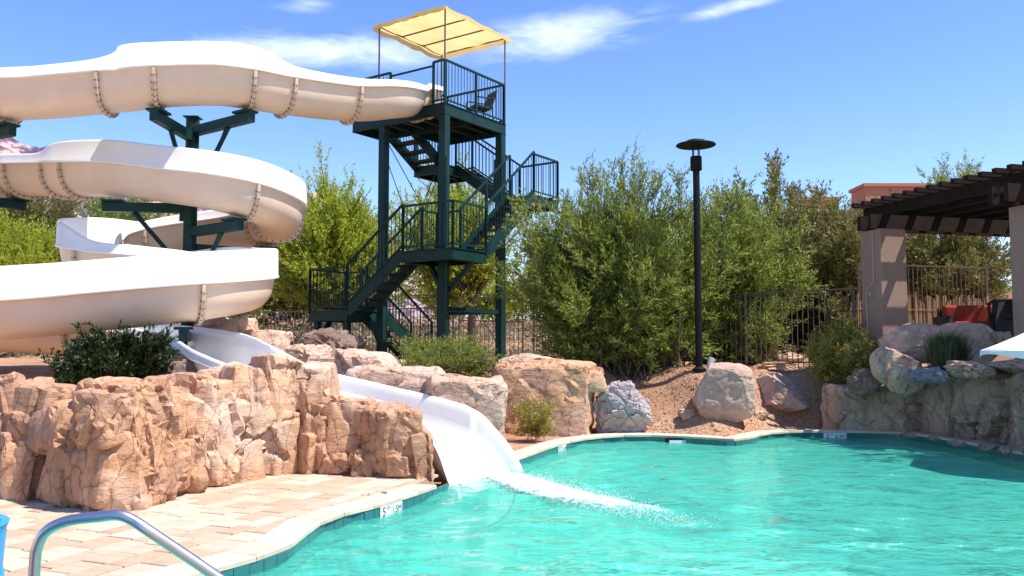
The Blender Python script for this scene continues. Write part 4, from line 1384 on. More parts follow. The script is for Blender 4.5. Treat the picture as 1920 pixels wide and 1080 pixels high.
# landing supports and cable bracing
for (u, v, z) in ((-3.6, -.6, Z1), (-2.55, -.6, Z1), (-3.6, .4, Z1)):
    zb = th(*T(u, v, 0).to_2d()) - .05
    tpart('landing_leg', MB().box(T(u, v, (zb + z - .24) / 2), (.07, .07, (z - .24 - zb) / 2), (TU, TV, Vector((0, 0, 1)))))
for (a, b) in (((-2.42, 0, Z1 - .1), (-1.95, 0, Z1 - .9)), ((-.62, .25, Z2 - .2), (0, 0, Z2 - .95)), ((.8, .1, Z2 - .2), (0, .05, Z2 - 1.0)), ((.8, 2.6, Z3 - .2), (0, 2.35, Z3 - 1.0)), ((-3.7, .0, Z1 - .1), (-3.6, -.55, Z1 - .8))):
    tpart('knee_brace', MB().beam(T(*a), T(*b), .09, .11))
for (a, b) in (((-1.95, 0, Z1 + .3), (0, 0, PLAT_Z - 1.2)), ((-1.95, 0, PLAT_Z - .5), (0, 0, Z2 + .2)), ((-1.95, 2.3, Z1), (0, 2.3, PLAT_Z - .8)), ((-1.95, 2.3, PLAT_Z - .6), (0, 2.3, Z2)),
               ((-1.95, 0, Z1), (-1.95, 2.3, PLAT_Z - .9)), ((-1.95, 2.3, Z1), (-1.95, 0, PLAT_Z - .9)), ((0, 0, GZ + .4), (0, 2.3, Z2)), ((0, 2.3, GZ + .4), (0, 0, Z2))):
    tpart('brace_rod', MB().tube([T(*a), T(*b)], .011, 6))
tpart('tie_beam', MB().beam(T(-1.95, 2.3, GZ + 1.35), T(0, 2.3, GZ + 1.35), .08, .1))
tpart('tie_beam', MB().beam(T(0, 0, GZ + 1.35), T(0, 2.3, GZ + 1.35), .08, .1))
# drain pipe on the near post
tpart('drain_pipe', MB().tube([T(.13, -.06, GZ), T(.13, -.06, PLAT_Z - 1.3)], .05, 12), M['green2'], None, True)

# canopy: four poles, bar frame, cloth with a scalloped valance
CZ = P(820, 12, 20.0).z
cu0, cu1, cv0, cv1 = -2.12, .03, -.03, 2.45
can = tpart('canopy', MB().beam(T(cu0, cv0, CZ - .05), T(cu1, cv0, CZ - .05), .035, .035), M['pole_metal'])
for a, b in (((cu1, cv0), (cu1, cv1)), ((cu1, cv1), (cu0, cv1)), ((cu0, cv1), (cu0, cv0)), ((cu0, cv0 + .85), (cu1, cv0 + .85)), ((cu0, cv0 + 1.68), (cu1, cv0 + 1.68))):
    tpart('frame_bar', MB().beam(T(*a, CZ - .052), T(*b, CZ - .052), .03, .03), M['pole_metal'], can)
for (u, v) in ((cu0, cv0), (cu1, cv0), (cu1, cv1), (cu0, cv1)):
    tpart('pole', MB().tube([T(u, v, PLAT_Z + .02), T(u, v, CZ - .04)], .022, 10), M['pole_metal'], can, True)
nU, nV = 26, 26
mb = MB()
for i in range(nU + 1):
    for j in range(nV + 1):
        a = i / nU; b = j / nV
        u = cu0 - .1 + (cu1 - cu0 + .2) * a; v = cv0 - .1 + (cv1 - cv0 + .2) * b
        z = CZ - .03 + .06 * math.sin(math.pi * a) * math.sin(math.pi * b) - .045 * abs(math.sin(3 * math.pi * b)) ** .6 + .014 * math.sin(11 * a + 5 * b) + .010 * math.sin(23 * a - 9 * b)
        mb.v.append(tuple(T(u, v, z)))
for i in range(nU):
    for j in range(nV):
        k = i * (nV + 1) + j
        mb.f.append([k, k + nV + 1, k + nV + 2, k + 1]); mb.m.append(0)
def edge_pts():
    e = [(i, 0) for i in range(nU)] + [(nU, j) for j in range(nV)] + [(i, nV) for i in range(nU, 0, -1)] + [(0, j) for j in range(nV, 0, -1)]
    return e
E = edge_pts(); o = len(mb.v)
for q, (i, j) in enumerate(E):
    x, y, z = mb.v[i * (nV + 1) + j]
    ctr_ = T((cu0 + cu1) / 2, (cv0 + cv1) / 2, 0)
    dx = Vector((x - ctr_.x, y - ctr_.y, 0)).normalized() * .03
    mb.v.append((x + dx.x, y + dx.y, z - .12 - .014 * math.sin(q * 1.15) - .016 * math.sin(q * .37)))
for q, (i, j) in enumerate(E):
    q2 = (q + 1) % len(E); i2, j2 = E[q2]
    mb.f.append([i * (nV + 1) + j, i2 * (nV + 1) + j2, o + q2, o + q]); mb.m.append(0)
tpart('canopy_cloth', mb, M['canopy'], can, True)

# chair on the platform
def armchair(name, label, c, yaw, mat, z, s=1.0, group=None):
    f = Vector((math.cos(yaw), math.sin(yaw), 0)); r = Vector((-f.y, f.x, 0)); up = Vector((0, 0, 1))
    c = Vector((c[0], c[1], z))
    t = thing(name, label, 'chair', c, group)
    Q = lambda a, b, h: c + f * (a * s) + r * (b * s) + up * (h * s)
    part('seat', MB().beam(Q(-.24, 0, .41), Q(.26, 0, .43), .52 * s, .06 * s), mat, t)
    part('backrest', MB().beam(Q(-.24, 0, .44), Q(-.40, 0, .92), .50 * s, .05 * s, up=f), mat, t)
    for b in (-1, 1):
        part('arm', MB().tube([Q(.26, b * .28, .40), Q(.27, b * .28, .62), Q(.2, b * .28, .66), Q(-.3, b * .28, .66)], .02 * s, 8), mat, t, True)
        part('leg', MB().tube([Q(.25, b * .26, 0), Q(.25, b * .26, .42)], .02 * s, 8), mat, t)
        part('leg', MB().tube([Q(-.3, b * .26, 0), Q(-.24, b * .26, .44)], .02 * s, 8), mat, t)
    return t
armchair('lifeguard_chair', 'black sling chair on the top tower platform', T(-.42, 1.95, 0), math.atan2(-TV.y - .0, -TV.x - .9), M['wicker'], PLAT_Z + .005, .95)

# ------------------------------------------------------------------ lamp post
lx, ly = P(1311, 697, 17.6).x, 17.6
lz = th(lx, ly)
ztop = P(1307, 262, 17.6).z
lamp = thing('lamp_post', 'tall black garden lamp post with a flat round hood', 'lamp post', (lx, ly, lz))
HL = ztop - lz
part('pole', MB().lathe([(.13, 0), (.13, .05), (.072, .09), (.070, HL - .62), (.0, HL - .62)], (lx, ly, lz), 24), M['black'], lamp, True)
prof = [(.070, HL - .66), (.11, HL - .65)]
for k in range(5):
    z0 = HL - .64 + k * .05
    prof += [(.118, z0), (.122, z0 + .034), (.10, z0 + .037), (.10, z0 + .05)]
prof += [(.118, HL - .385), (.118, HL - .36), (0, HL - .355)]
part('louvre_collar', MB().lathe(prof, (lx, ly, lz), 24), M['black'], lamp, True)
for k in range(4):
    a = R(45 + 90 * k)
    x, y = lx + .082 * math.cos(a), ly + .082 * math.sin(a)
    part('hood_rod', MB().tube([(x, y, lz + HL - .37), (x, y, lz + HL - .12)], .011, 8), M['black'], lamp)
part('hood', MB().lathe([(0, HL - .115), (.40, HL - .13), (.415, HL - .118), (.40, HL - .10), (.26, HL - .06), (.2, HL - .05), (.19, HL - .02), (.1, HL), (0, HL + .002)], (lx, ly, lz), 40), M['black'], lamp, True)
fx = lx + .2
fl_ = thing('ground_floodlight', 'small grey ground floodlight at the lamp post foot', 'floodlight', (fx, ly - .1, lz))
part('stake', MB().tube([(fx, ly - .1, lz - .05), (fx, ly - .1, lz + .1)], .02, 8), M['grey_plastic'], fl_)
part('lamp_head', MB().tube([(fx - .02, ly - .1, lz + .08), (fx + .03, ly - .06, lz + .2), (fx + .05, ly - .04, lz + .25)], [.05, .075, .078], 14), M['grey_plastic'], fl_, True)

# ------------------------------------------------------------------ handrail and blue bin in the foreground
HD = 3.75
hp = [P(62, 1180, HD), P(64, 1080, HD), P(72, 1020, HD), P(92, 992, HD), P(130, 976, HD), P(185, 969, HD), P(222, 966, HD), P(248, 975, HD), P(280, 996, HD), P(340, 1036, HD + .05), P(410, 1084, HD + .1), P(560, 1190, HD + .2)]
hp[0].z = .0
pts = [Vector(q) for q in curve_pts([tuple(q) for q in hp], 6)]
hr = thing('handrail', 'bent stainless steel pool handrail in the near foreground', 'handrail', (hp[0].x, hp[0].y, 0))
part('tube', MB().tube(pts, .0235, 16), M['chrome'], hr, True)
part('escutcheon', MB().lathe([(.06, 0), (.058, .012), (.03, .03), (.024, .032)], (hp[0].x, hp[0].y, .004), 20), M['chrome'], hr, True)
BD = 3.1
b0 = P(-17, 990, BD)
bn = thing('towel_bin', 'bright blue plastic bin cut off by the left frame edge', 'bin', (b0.x - .3, BD, 0))
mb = MB().lathe([(.24, 0), (.25, .02), (.30, b0.z - .04), (.30, b0.z - .02), (.31, b0.z), (.28, b0.z), (.24, .04), (0, .03)], (b0.x - .29, BD, .0), 32)
part('body', mb, M['blue'], bn, True)
part('rim', MB().lathe([(.300, b0.z * .78), (.312, b0.z * .785), (.312, b0.z * .80), (.300, b0.z * .805)], (b0.x - .305, BD, 0), 32), M['blue'], bn, True)

# ------------------------------------------------------------------ slide splash
ex, ey = -.50, 11.42
d = Vector((.56, -.83, 0)).normalized(); s_ = Vector((-d.y, d.x, 0))
nl, nw = 90, 18
V = []; E_ = []
rgf = np.random.RandomState(5)
for i in range(nl + 1):
    a = i / nl
    wd = .22 + .30 * math.sin(min(1, a * 1.6) * math.pi * .5) * (1 - .55 * a)
    c = Vector((ex, ey, 0)) + d * (a * 3.8) + s_ * (.06 * math.sin(a * 9))
    for j in range(nw + 1):
        b = j / nw * 2 - 1
        hgt = (1 - b * b) * (.10 * math.exp(-a * 1.1) + .02) * (.6 + .6 * rgf.rand())
        p = c + s_ * (b * wd)
        V.append((p.x, p.y, WATER_Z + .014 + hgt)); E_.append((1 - b * b) * (1.05 - .85 * a) * .84 + .10)
I = np.arange((nl + 1) * (nw + 1)).reshape(nl + 1, nw + 1)
Ff = np.stack([I[:-1, :-1], I[1:, :-1], I[1:, 1:], I[:-1, 1:]], -1).reshape(-1, 4)
me = np_mesh('slide_foam', V, Ff, M['foam'], True)
at = me.attributes.new('edge', 'FLOAT', 'POINT'); at.data.foreach_set('value', E_)
tag(link(bpy.data.objects.new('slide_foam', me)), 'white foam streak running out from the slide mouth', None, None, 'stuff')
n = 9000
a = rgf.beta(1.1, 1.9, n); wd = .22 + .32 * np.sin(np.minimum(1, a * 1.6) * np.pi * .5) * (1 - .4 * a)
b = np.clip(rgf.normal(0, .42, n), -1.3, 1.3) * wd
hh = np.abs(rgf.normal(0, .055, n)) * (1.2 - a)
Pd = np.stack([ex + d.x * (.3 + a * 3.9) + s_.x * b, ey + d.y * (.3 + a * 3.9) + s_.y * b, WATER_Z + .02 + hh], 1)
sz = rgf.uniform(.0025, .008, n) * (1.2 - .6 * a)
Vd = OCT[None] * np.array([1, 1, 1.2]) * sz[:, None, None] * (1 + .4 * rgf.uniform(-1, 1, (n, 6, 1))) + Pd[:, None]
me = np_mesh('slide_spray', Vd.reshape(-1, 3), (OF[None] + (np.arange(n) * 6)[:, None, None]).reshape(-1, 3), M['drop'], True)
tag(link(bpy.data.objects.new('slide_spray', me)), 'white spray drops over the foam streak', None, None, 'stuff')
# ------------------------------------------------------------------ fences
fpick = {}
def fence(label, pts, h, name='metal_fence', mat='brown_steel', spacing=.115, group=None, rails=(1.0, .09), lift=0.0, z0=None):
    p0 = pts[0]
    t = thing(name, label, 'fence', (p0[0], p0[1], th(p0[0], p0[1])), group)
    key = (round(h, 2), mat)
    if key not in fpick:
        fpick[key] = MB().box((0, 0, h / 2 + .02), (.0085, .0085, h / 2 - .03)).mesh('picket', M[mat])
    for a, b in zip(pts[:-1], pts[1:]):
        a = Vector((a[0], a[1], (th(a[0], a[1]) if z0 is None else z0) + .04 + lift)); b = Vector((b[0], b[1], (th(b[0], b[1]) if z0 is None else z0) + .04 + lift))
        L = (b - a).length; nb = max(1, round(L / 2.3))
        for k in range(nb):
            q0 = a.lerp(b, k / nb); q1 = a.lerp(b, (k + 1) / nb)
            for r_ in rails:
                part('rail', MB().beam(q0 + Vector((0, 0, h * r_)), q1 + Vector((0, 0, h * r_)), .03, .03), M[mat], t)
            part('post', MB().box(q0 + Vector((0, 0, h / 2)), (.026, .026, h / 2 + .03)), M[mat], t)
            n = int((q1 - q0).length / spacing)
            for j in range(1, n):
                inst('picket', fpick[key], t, q0.lerp(q1, j / n))
    part('post', MB().box(b + Vector((0, 0, h / 2)), (.026, .026, h / 2 + .03)), M[mat], t)
    return t
fence('brown steel picket fence between the bush and the pergola column', [(6.95, 17.35), (5.2, 19.0), (3.2, 20.6)], 1.66, z0=1.06)
fence('brown steel picket fence hidden behind the big bush', [(3.1, 20.7), (.6, 23.6)], 1.6)
fence('brown steel gate panel right of the stair tower', [(.3, 24.0), (-1.5, 24.3)], 1.75, 'steel_gate', rails=(1.0, .62, .06))
fence('brown picket fence behind the tower stairs', [(-1.7, 24.6), (-5.6, 26.3)], 1.5)
fence('low brown picket fence left of the tower', [(-5.75, 26.3), (-7.65, 26.3)], 1.5)
fence('taller brown picket fence under the lower slide bend', [(-7.75, 25.6), (-9.3, 25.2), (-12.5, 25.6)], 1.72)
# splash pool behind the tower
sp = G(722, 668, 1.2)
spx, spy = -3.55, 23.4
spool = thing('splash_pool', 'small bright blue splash pool glimpsed under the tower stairs', 'pool', (spx, spy, 1.1))
part('water_sheet', MB().lathe([(0, .12), (1.05, .12), (1.25, .115)], (spx, spy, 1.1), 28), M['water_blue'], spool, True)
part('basin', MB().lathe([(0, .05), (1.25, .05), (1.25, .11)], (spx, spy, 1.1), 28), M['blue'], spool)
part('rim', MB().lathe([(1.24, .0), (1.24, .15), (1.45, .15), (1.5, 0)], (spx, spy, 1.1), 28), M['coping'], spool)

# ------------------------------------------------------------------ pergola with stucco columns
e1 = Vector((.966, .26, 0)).normalized(); e2 = Vector((.26, -.966, 0)).normalized()
UP = Vector((0, 0, 1))
pc = P(1660, 620, 17.0); pcx, pcy = pc.x, 17.0
PZT = P(1660, 430, 16.8).z
perg = thing('pergola', 'dark timber pergola on thick tan stucco columns', 'pergola', (pcx, pcy, 1.2))
O = Vector((pcx, pcy, 0))
def Q(a, b, z): return O + e1 * a + e2 * b + UP * z
for (a, b, hw_) in ((0, 0, .30), (.42, 3.3, .32), (4.2, 0, .3)):
    c = Q(a, b, 0); zb = th(c.x, c.y) - .3
    col = part('column', MB().box(Q(a, b, (zb + PZT) / 2), (hw_, hw_, (PZT - zb) / 2), (e1, e2, UP)), M['stucco'], perg)
    bv = col.modifiers.new('edge', 'BEVEL'); bv.width = .015; bv.segments = 2
for b in (0.0, 3.3):
    for o_b in (-.16, .16):
        part('beam', MB().beam(Q(-.42, b + o_b, PZT + .15), Q(5.2, b + o_b, PZT + .15), .09, .29), M['dark_wood'], perg)
part('beam', MB().beam(Q(0, -.5, PZT + .405), Q(0, 3.9, PZT + .405), .10, .21), M['dark_wood'], perg)
for k in range(1, 9):
    part('beam', MB().beam(Q(k * .62, -.5, PZT + .405), Q(k * .62, 3.9, PZT + .405), .09, .21), M['dark_wood'], perg)
for k in range(15):
    b = -.42 + k * .30
    part('slat', MB().beam(Q(-.36, b, PZT + .56), Q(5.4, b, PZT + .56), .10, .085), M['dark_wood'], perg)
cb = Q(-.305, .12, 0)
part('conduit', MB().tube([Q(-.315, .1, PZT - .02), Q(-.315, .1, PZT - .95), Q(-.315, .12, PZT - 1.02), Q(-.315, -.1, PZT - 1.2), Q(-.315, -.12, PZT - 1.28), Q(-.315, -.12, 1.15)], .018, 8), M['conduit'], perg, True)
part('junction_box', MB().box(Q(-.33, .02, PZT - 1.28), (.03, .04, .05), (e1, e2, UP)), M['conduit'], perg)
# patio floor slab
pz = 1.62
patio = solo('patio', MB().box(Q(3.0, 1.2, pz - .06), (2.7, 1.9, .06), (e1, e2, UP)), M['tan_wall'])
tag(patio, kind='structure')
# furniture
def sofa(c, yaw):
    f = Vector((math.cos(yaw), math.sin(yaw), 0)); r = Vector((-f.y, f.x, 0)); c = Vector(c)
    t = thing('patio_sofa', 'patio sofa with brick red cushions under the pergola', 'sofa', c)
    K = lambda a, b, h: c + f * a + r * b + UP * h
    def cush(name, cc, hx):
        o = part(name, MB().box(cc, hx, (f, r, UP)), M['cushion'], t)
        bv = o.modifiers.new('round', 'BEVEL'); bv.width = min(hx) * .6; bv.segments = 4
        return o
    part('frame', MB().box(K(0, 0, .14), (.42, .62, .12), (f, r, UP)), M['wicker'], t)
    part('back_frame', MB().box(K(-.42, 0, .38), (.05, .62, .36), (f, r, UP)), M['wicker'], t)
    for s in (-1, 1):
        part('arm_frame', MB().box(K(0, s * .66, .29), (.44, .05, .27), (f, r, UP)), M['wicker'], t)
    cush('seat_cushion', K(.03, 0, .36), (.40, .585, .09))
    cush('back_cushion', K(-.26, 0, .60), (.10, .58, .19))
c = P(1835, 608, 16.9)
sofa((c.x, c.y, pz), R(-100))
c = P(1893, 600, 16.2)
armchair('wicker_chair', 'black wicker chair right of the red sofa', (c.x, c.y), R(150), M['wicker'], pz, 1.25)
part('side_panel', MB().box(Vector((c.x - .08, c.y - .15, pz + .42)), (.30, .05, .40)), M['wicker'], bpy.data.objects['wicker_chair'])
# bamboo screen and fence behind the patio
scr = thing('bamboo_screen', 'reed cane screen fence behind the red sofa', 'screen', Q(.4, -1.5, 1.15))
cane = MB().tube([(0, 0, 0), (0, 0, 1.15)], .019, 6).mesh('cane', M['bamboo'])
for k in range(110):
    q = Q(.35 + k * .034 + rnd.uniform(-.012, .012), -1.5 + rnd.uniform(-.02, .02), 1.6)
    o = inst('cane', cane, scr, q, (rnd.uniform(-.02, .02), rnd.uniform(-.02, .02), 0)); o.scale = (1, 1, rnd.uniform(.8, 1.02))
part('binding_wire', MB().beam(Q(.3, -1.47, 2.4), Q(4.2, -1.47, 2.4), .01, .012), M['conduit'], scr)
fence('brown picket fence behind the cane screen of the patio', [tuple(Q(.75, -1.75, 0).to_2d()), tuple(Q(4.2, -1.75, 0).to_2d())], 1.75, z0=1.62)
# garden wall beyond
gw = solo('garden_wall', MB().box((12.6, 25.5, 2.0), (2.6, .15, 1.3)).box((12.6, 25.5, 3.33), (2.65, .2, .05)), M['tan_wall'], (12.6, 25.5, .7))
gw.data = MB().box((0, 0, 1.3), (2.6, .15, 1.3)).mesh('garden_wall', M['tan_wall'])
tag(gw, 'sand coloured stucco wall seen beyond the pergola', 'wall')
# far houses
def house(label, boxes, base):
    t = thing('adobe_house', label, 'house', base)
    for (x0, x1, y0, y1, z0, z1) in boxes:
        w = part('wall', MB().box(((x0 + x1) / 2, (y0 + y1) / 2, (z0 + z1) / 2), ((x1 - x0) / 2, (y1 - y0) / 2, (z1 - z0) / 2)), M['terracotta'], t)
        part('parapet_cap', MB().box(((x0 + x1) / 2, (y0 + y1) / 2, z1 + .12), ((x1 - x0) / 2 + .15, (y1 - y0) / 2 + .15, .12)), M['terracotta'], w)
    return t
D_ = 62
a = P(1592, 360, D_); b = P(1746, 350, D_); zb = th(26, D_) - 1
house('terracotta adobe house above the trees behind the pergola', [(a.x + 1.2, b.x, D_, D_ + 2.6, zb, b.z), (a.x - 1.6, a.x + 1.1, D_ + .8, D_ + 2.4, zb, a.z - 1.5)], (a.x, D_, zb))
a = P(1512, 376, 58); b = P(1572, 376, 58)
house('smaller terracotta house wall between the trees', [(a.x, b.x, 58, 60, th(22, 58) - 1, a.z)], (a.x, 58, th(22, 58) - 1))

# ------------------------------------------------------------------ parasol
tip = P(1866, 657, 11.6)
px_c, py_c = tip.x + 1.45, 11.75
pr_ = thing('parasol', 'white parasol whose tip enters at the right frame edge', 'parasol', (px_c, py_c, 0))
part('pole', MB().tube([(px_c, py_c, th(px_c, py_c)), (px_c, py_c, 2.28)], .022, 12), M['dark_wood'], pr_, True)
part('base', MB().lathe([(.28, 0), (.28, .05), (.06, .09), (.04, .3), (0, .3)], (px_c, py_c, th(px_c, py_c)), 24), M['stucco'], pr_, True)
mb = MB(); NS = 48; NR = 12
for j in range(NR + 1):
    rr = j / NR
    for k in range(NS):
        a = 2 * math.pi * k / NS + math.pi
        sag = .5 - .5 * math.cos(6 * (a - math.pi))      # 0 on the ribs, 1 between
        rad = 1.45 * rr * (1 - .05 * sag * rr)
        z = tip.z + (2.22 - tip.z) * (1 - rr) ** 1.08 - .05 * sag * rr * (1 - rr) * 2
        mb.v.append((px_c + rad * math.cos(a), py_c + rad * math.sin(a), z))
for j in range(NR):
    for k in range(NS):
        k2 = (k + 1) % NS
        mb.f.append([j * NS + k, (j + 1) * NS + k, (j + 1) * NS + k2, j * NS + k2]); mb.m.append(0)
o0 = len(mb.v)
for k in range(NS):
    x, y, z = mb.v[NR * NS + k]
    a = 2 * math.pi * k / NS + math.pi; sag = .5 - .5 * math.cos(6 * (a - math.pi))
    mb.v.append((x + .01 * math.cos(a), y + .01 * math.sin(a), z - .05 - .07 * sag))
for k in range(NS):
    k2 = (k + 1) % NS
    mb.f.append([NR * NS + k, o0 + k, o0 + k2, NR * NS + k2]); mb.m.append(0)
part('canopy', mb, M['white_cloth'], pr_, True, 60)
for k in range(6):
    a = 2 * math.pi * k / 6 + math.pi
    part('rib', MB().tube([(px_c + .03 * math.cos(a), py_c + .03 * math.sin(a), 2.17), (px_c + 1.4 * math.cos(a), py_c + 1.4 * math.sin(a), tip.z - .02)], .01, 6), M['dark_wood'], pr_)

# ------------------------------------------------------------------ plants
def leaf_quads(Pt, Dr, Ln, Wd, rg):
    n = len(Pt)
    r = rg.normal(size=(n, 3)); side = np.cross(Dr, r); side /= np.linalg.norm(side, axis=1, keepdims=True) + 1e-9
    up = np.cross(side, Dr)
    L = Ln[:, None]; W = Wd[:, None]
    mid = Pt + Dr * L * .5 + up * L * .06
    V = np.stack([Pt, mid + side * W * .5, Pt + Dr * L, mid - side * W * .5], 1)
    F_ = np.arange(n * 4).reshape(n, 4)
    return V.reshape(-1, 3), F_
def unit(v): return v / (np.linalg.norm(v, axis=-1, keepdims=True) + 1e-9)
def plant(name, label, cat, base, crown_c, rad, seed, leafmat, bark='bark', stems=40, twigs=12, leaves=24, leaf=(.09, .016), trunk_r=.05, spread=.25,
          trunk_h=0.0, twig_len=.55, up=.5, group=None, shell=.35, droop=0.0, multi=True, ragged=.25, thin=.012):
    rg = np.random.RandomState(seed)
    base = Vector(base); c = np.array(crown_c, float); rad = np.array(rad, float)
    t = thing(name, label, cat, base, group)
    stem_mb = MB()
    fork = np.array(base) + np.array([0, 0, trunk_h])
    tips = []
    U = unit(rg.normal(size=(stems, 3)))
    rr = (shell + (1 - shell) * rg.rand(stems)) ** .6
    lob = 1 + ragged * np.array([math.sin(3.1 * u[0] * 2 + seed) * .6 + math.sin(5.3 * u[1] + 2.7 * u[2] + seed * 2) * .6 for u in U])
    targets = c + U * rad * (rr * lob)[:, None]
    targets[:, 2] = np.maximum(targets[:, 2], base.z + .08)
    if trunk_h > 0:
        wob = rg.normal(0, trunk_h * .05, 2)
        pts = [np.array(base) - [0, 0, .1], np.array(base) + np.array([wob[0], wob[1], trunk_h * .5]), fork]
        stem_mb.tube(pts, [trunk_r * 1.25, trunk_r, trunk_r * .9], 8)
    LP = []; LD = []
    for k in range(stems):
        b0 = np.array(base) + np.array([rg.normal(0, spread), rg.normal(0, spread), -.03]) if trunk_h == 0 else fork.copy()
        tgt = targets[k]
        m1 = b0 * .62 + tgt * .38 + np.array([0, 0, .16 * np.linalg.norm(tgt - b0)]) + rg.normal(0, .06, 3) * np.linalg.norm(tgt - b0)
        q = []
        for s in np.linspace(0, 1, 7):
            q.append((1 - s) ** 2 * b0 + 2 * s * (1 - s) * m1 + s * s * tgt)
        q = np.array(q) + rg.normal(0, .012, (7, 3)) * np.linspace(0, 1, 7)[:, None] * np.linalg.norm(tgt - b0)
        r0 = trunk_r * (.55 if trunk_h > 0 else .45) * rg.uniform(.6, 1.1)
        stem_mb.tube(q, list(np.linspace(r0, thin * .5, 7)), 5, cap=False)
        for w in range(twigs):
            s = rg.uniform(.38, 1.0) if w > 1 else 1.0
            f = s * 6; i = min(int(f), 5); p = q[i] + (q[i + 1] - q[i]) * (f - i)
            dr = unit(q[i + 1] - q[i]) * .55 + unit(rg.normal(size=3)) * .85 + np.array([0, 0, up]) + unit(p - c) * .35
            dr = unit(dr); L = twig_len * rg.uniform(.5, 1.25)
            e = p + dr * L + np.array([0, 0, -droop * L])
            if w % 2 == 0: stem_mb.tube([p, (p + e) / 2 + rg.normal(0, .02, 3), e], [thin * .5, thin * .4, thin * .2], 3, cap=False)
            ss = rg.uniform(.08, 1.0, leaves)[:, None]
            LP.append(p + (e - p) * ss + rg.normal(0, .02, (leaves, 3)))
            LD.append(unit(dr + unit(rg.normal(size=(leaves, 3))) * .95 + np.array([0, 0, .15 - droop])))
    LP = np.concatenate(LP); LD = np.concatenate(LD); n = len(LP)
    okm = LP[:, 2] > base.z + .03
    LP, LD = LP[okm], LD[okm]; n = len(LP)
    V, F_ = leaf_quads(LP, LD, leaf[0] * rg.uniform(.6, 1.3, n), leaf[1] * rg.uniform(.7, 1.3, n), rg)
    me = np_mesh('foliage', V - np.array(base), F_, L_[leafmat])
    link(bpy.data.objects.new('foliage', me), t)
    part('trunk' if trunk_h > 0 else 'stems', stem_mb, M[bark], t, True, 0)
    return t
def plant_px(name, label, cat, box, D, seed, leafmat, base_px=None, depth=1.0, zb=None, **kw):
    x0, y0, x1, y1 = box
    cx = (x0 + x1) / 2
    a = (x1 - x0) / 2 / FPX * D; h = (y1 - y0) / 2 / FPX * D
    c = P(cx, (y0 + y1) / 2, D)
    bx = P(base_px if base_px else cx, 650, D).x
    b = (bx, D, (th(bx, D) if kw.get('trunk_h', 0) > 0 else max(th(bx, D), c.z - h * 1.02)) if zb is None else zb)
    return plant(name, label, cat, b, c, (a, a * depth, h), seed, leafmat, **kw)

# the big willow-leaved bush in the middle, and its neighbours
plant_px('willow_bush', 'huge willow-leaved bush right of the stair tower', 'bush', (955, 316, 1385, 735), 19.2, 101, 'willow', stems=340, twigs=20, leaves=24, leaf=(.13, .024), trunk_r=.05, spread=.5, twig_len=.62, up=.6, depth=.6, shell=.3, ragged=.1, zb=.9)
plant_px('willow_bush', 'lighter willow bush behind the lamp post', 'bush', (1215, 360, 1520, 710), 20.3, 102, 'willow', stems=230, twigs=18, leaves=24, leaf=(.125, .026), spread=.4, twig_len=.6, up=.55, depth=.8, shell=.2, ragged=.2)
plant_px('mesquite_tree', 'brownish mesquite tree with bare top twigs right of the lamp', 'tree', (1320, 340, 1580, 600), 27, 103, 'olive', trunk_h=1.5, stems=110, twigs=18, leaves=24, leaf=(.15, .045), trunk_r=.11, twig_len=.7, ragged=.35)
plant_px('mesquite_tree', 'olive mesquite tree left of the pergola column', 'tree', (1450, 362, 1720, 660), 24, 104, 'olive', trunk_h=1.0, stems=150, twigs=18, leaves=24, leaf=(.13, .04), trunk_r=.1, twig_len=.6, ragged=.22)
plant_px('mesquite_tree', 'olive tree seen through the pergola opening', 'tree', (1660, 395, 1900, 600), 23.5, 105, 'olive', trunk_h=.8, stems=120, twigs=18, leaves=22, leaf=(.13, .04), trunk_r=.1, twig_len=.6)
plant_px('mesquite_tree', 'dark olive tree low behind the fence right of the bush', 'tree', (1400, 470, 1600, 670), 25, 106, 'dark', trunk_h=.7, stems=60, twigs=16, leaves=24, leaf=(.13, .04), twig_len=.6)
plant_px('palo_verde_tree', 'pale green tree top peeking over the pergola', 'tree', (1740, 318, 1840, 380), 48, 107, 'bright', trunk_h=5.5, stems=30, twigs=14, leaves=20, leaf=(.2, .05), twig_len=1.0)
plant_px('palo_verde_tree', 'yellow-green palo verde tree left of the tower', 'tree', (490, 335, 745, 590), 30, 108, 'paloverde', bark='bark_green', base_px=650, trunk_h=1.0, stems=190, twigs=20, leaves=26, leaf=(.125, .042), trunk_r=.16, twig_len=.85, up=.8, ragged=.25, thin=.02, shell=.15)
plant_px('palo_verde_tree', 'yellow-green palo verde tree behind the tower stairs', 'tree', (720, 320, 960, 580), 33, 109, 'paloverde', bark='bark', base_px=885, trunk_h=1.6, stems=150, twigs=18, leaves=24, leaf=(.135, .045), trunk_r=.15, twig_len=.9, up=.6, thin=.02, shell=.15)
plant_px('palo_verde_tree', 'bright yellow-green tree low at the left frame edge', 'tree', (-60, 420, 110, 560), 29, 110, 'paloverde', bark='bark_green', trunk_h=.6, stems=110, twigs=18, leaves=24, leaf=(.12, .034), twig_len=.8)
plant_px('mesquite_tree', 'olive tree between the slide bends at the far left', 'tree', (-60, 345, 180, 540), 34, 111, 'olive', trunk_h=1.5, stems=150, twigs=18, leaves=24, leaf=(.15, .045), twig_len=.9, trunk_r=.14)
plant_px('mesquite_tree', 'green tree seen between the middle slide bends', 'tree', (120, 362, 330, 560), 36, 112, 'bright', trunk_h=1.5, stems=140, twigs=18, leaves=24, leaf=(.15, .045), twig_len=.9, trunk_r=.14)
plant_px('mesquite_tree', 'green tree behind the slide column', 'tree', (310, 385, 520, 600), 37, 113, 'bright', trunk_h=1.5, stems=140, twigs=18, leaves=24, leaf=(.15, .045), twig_len=.9, trunk_r=.14)
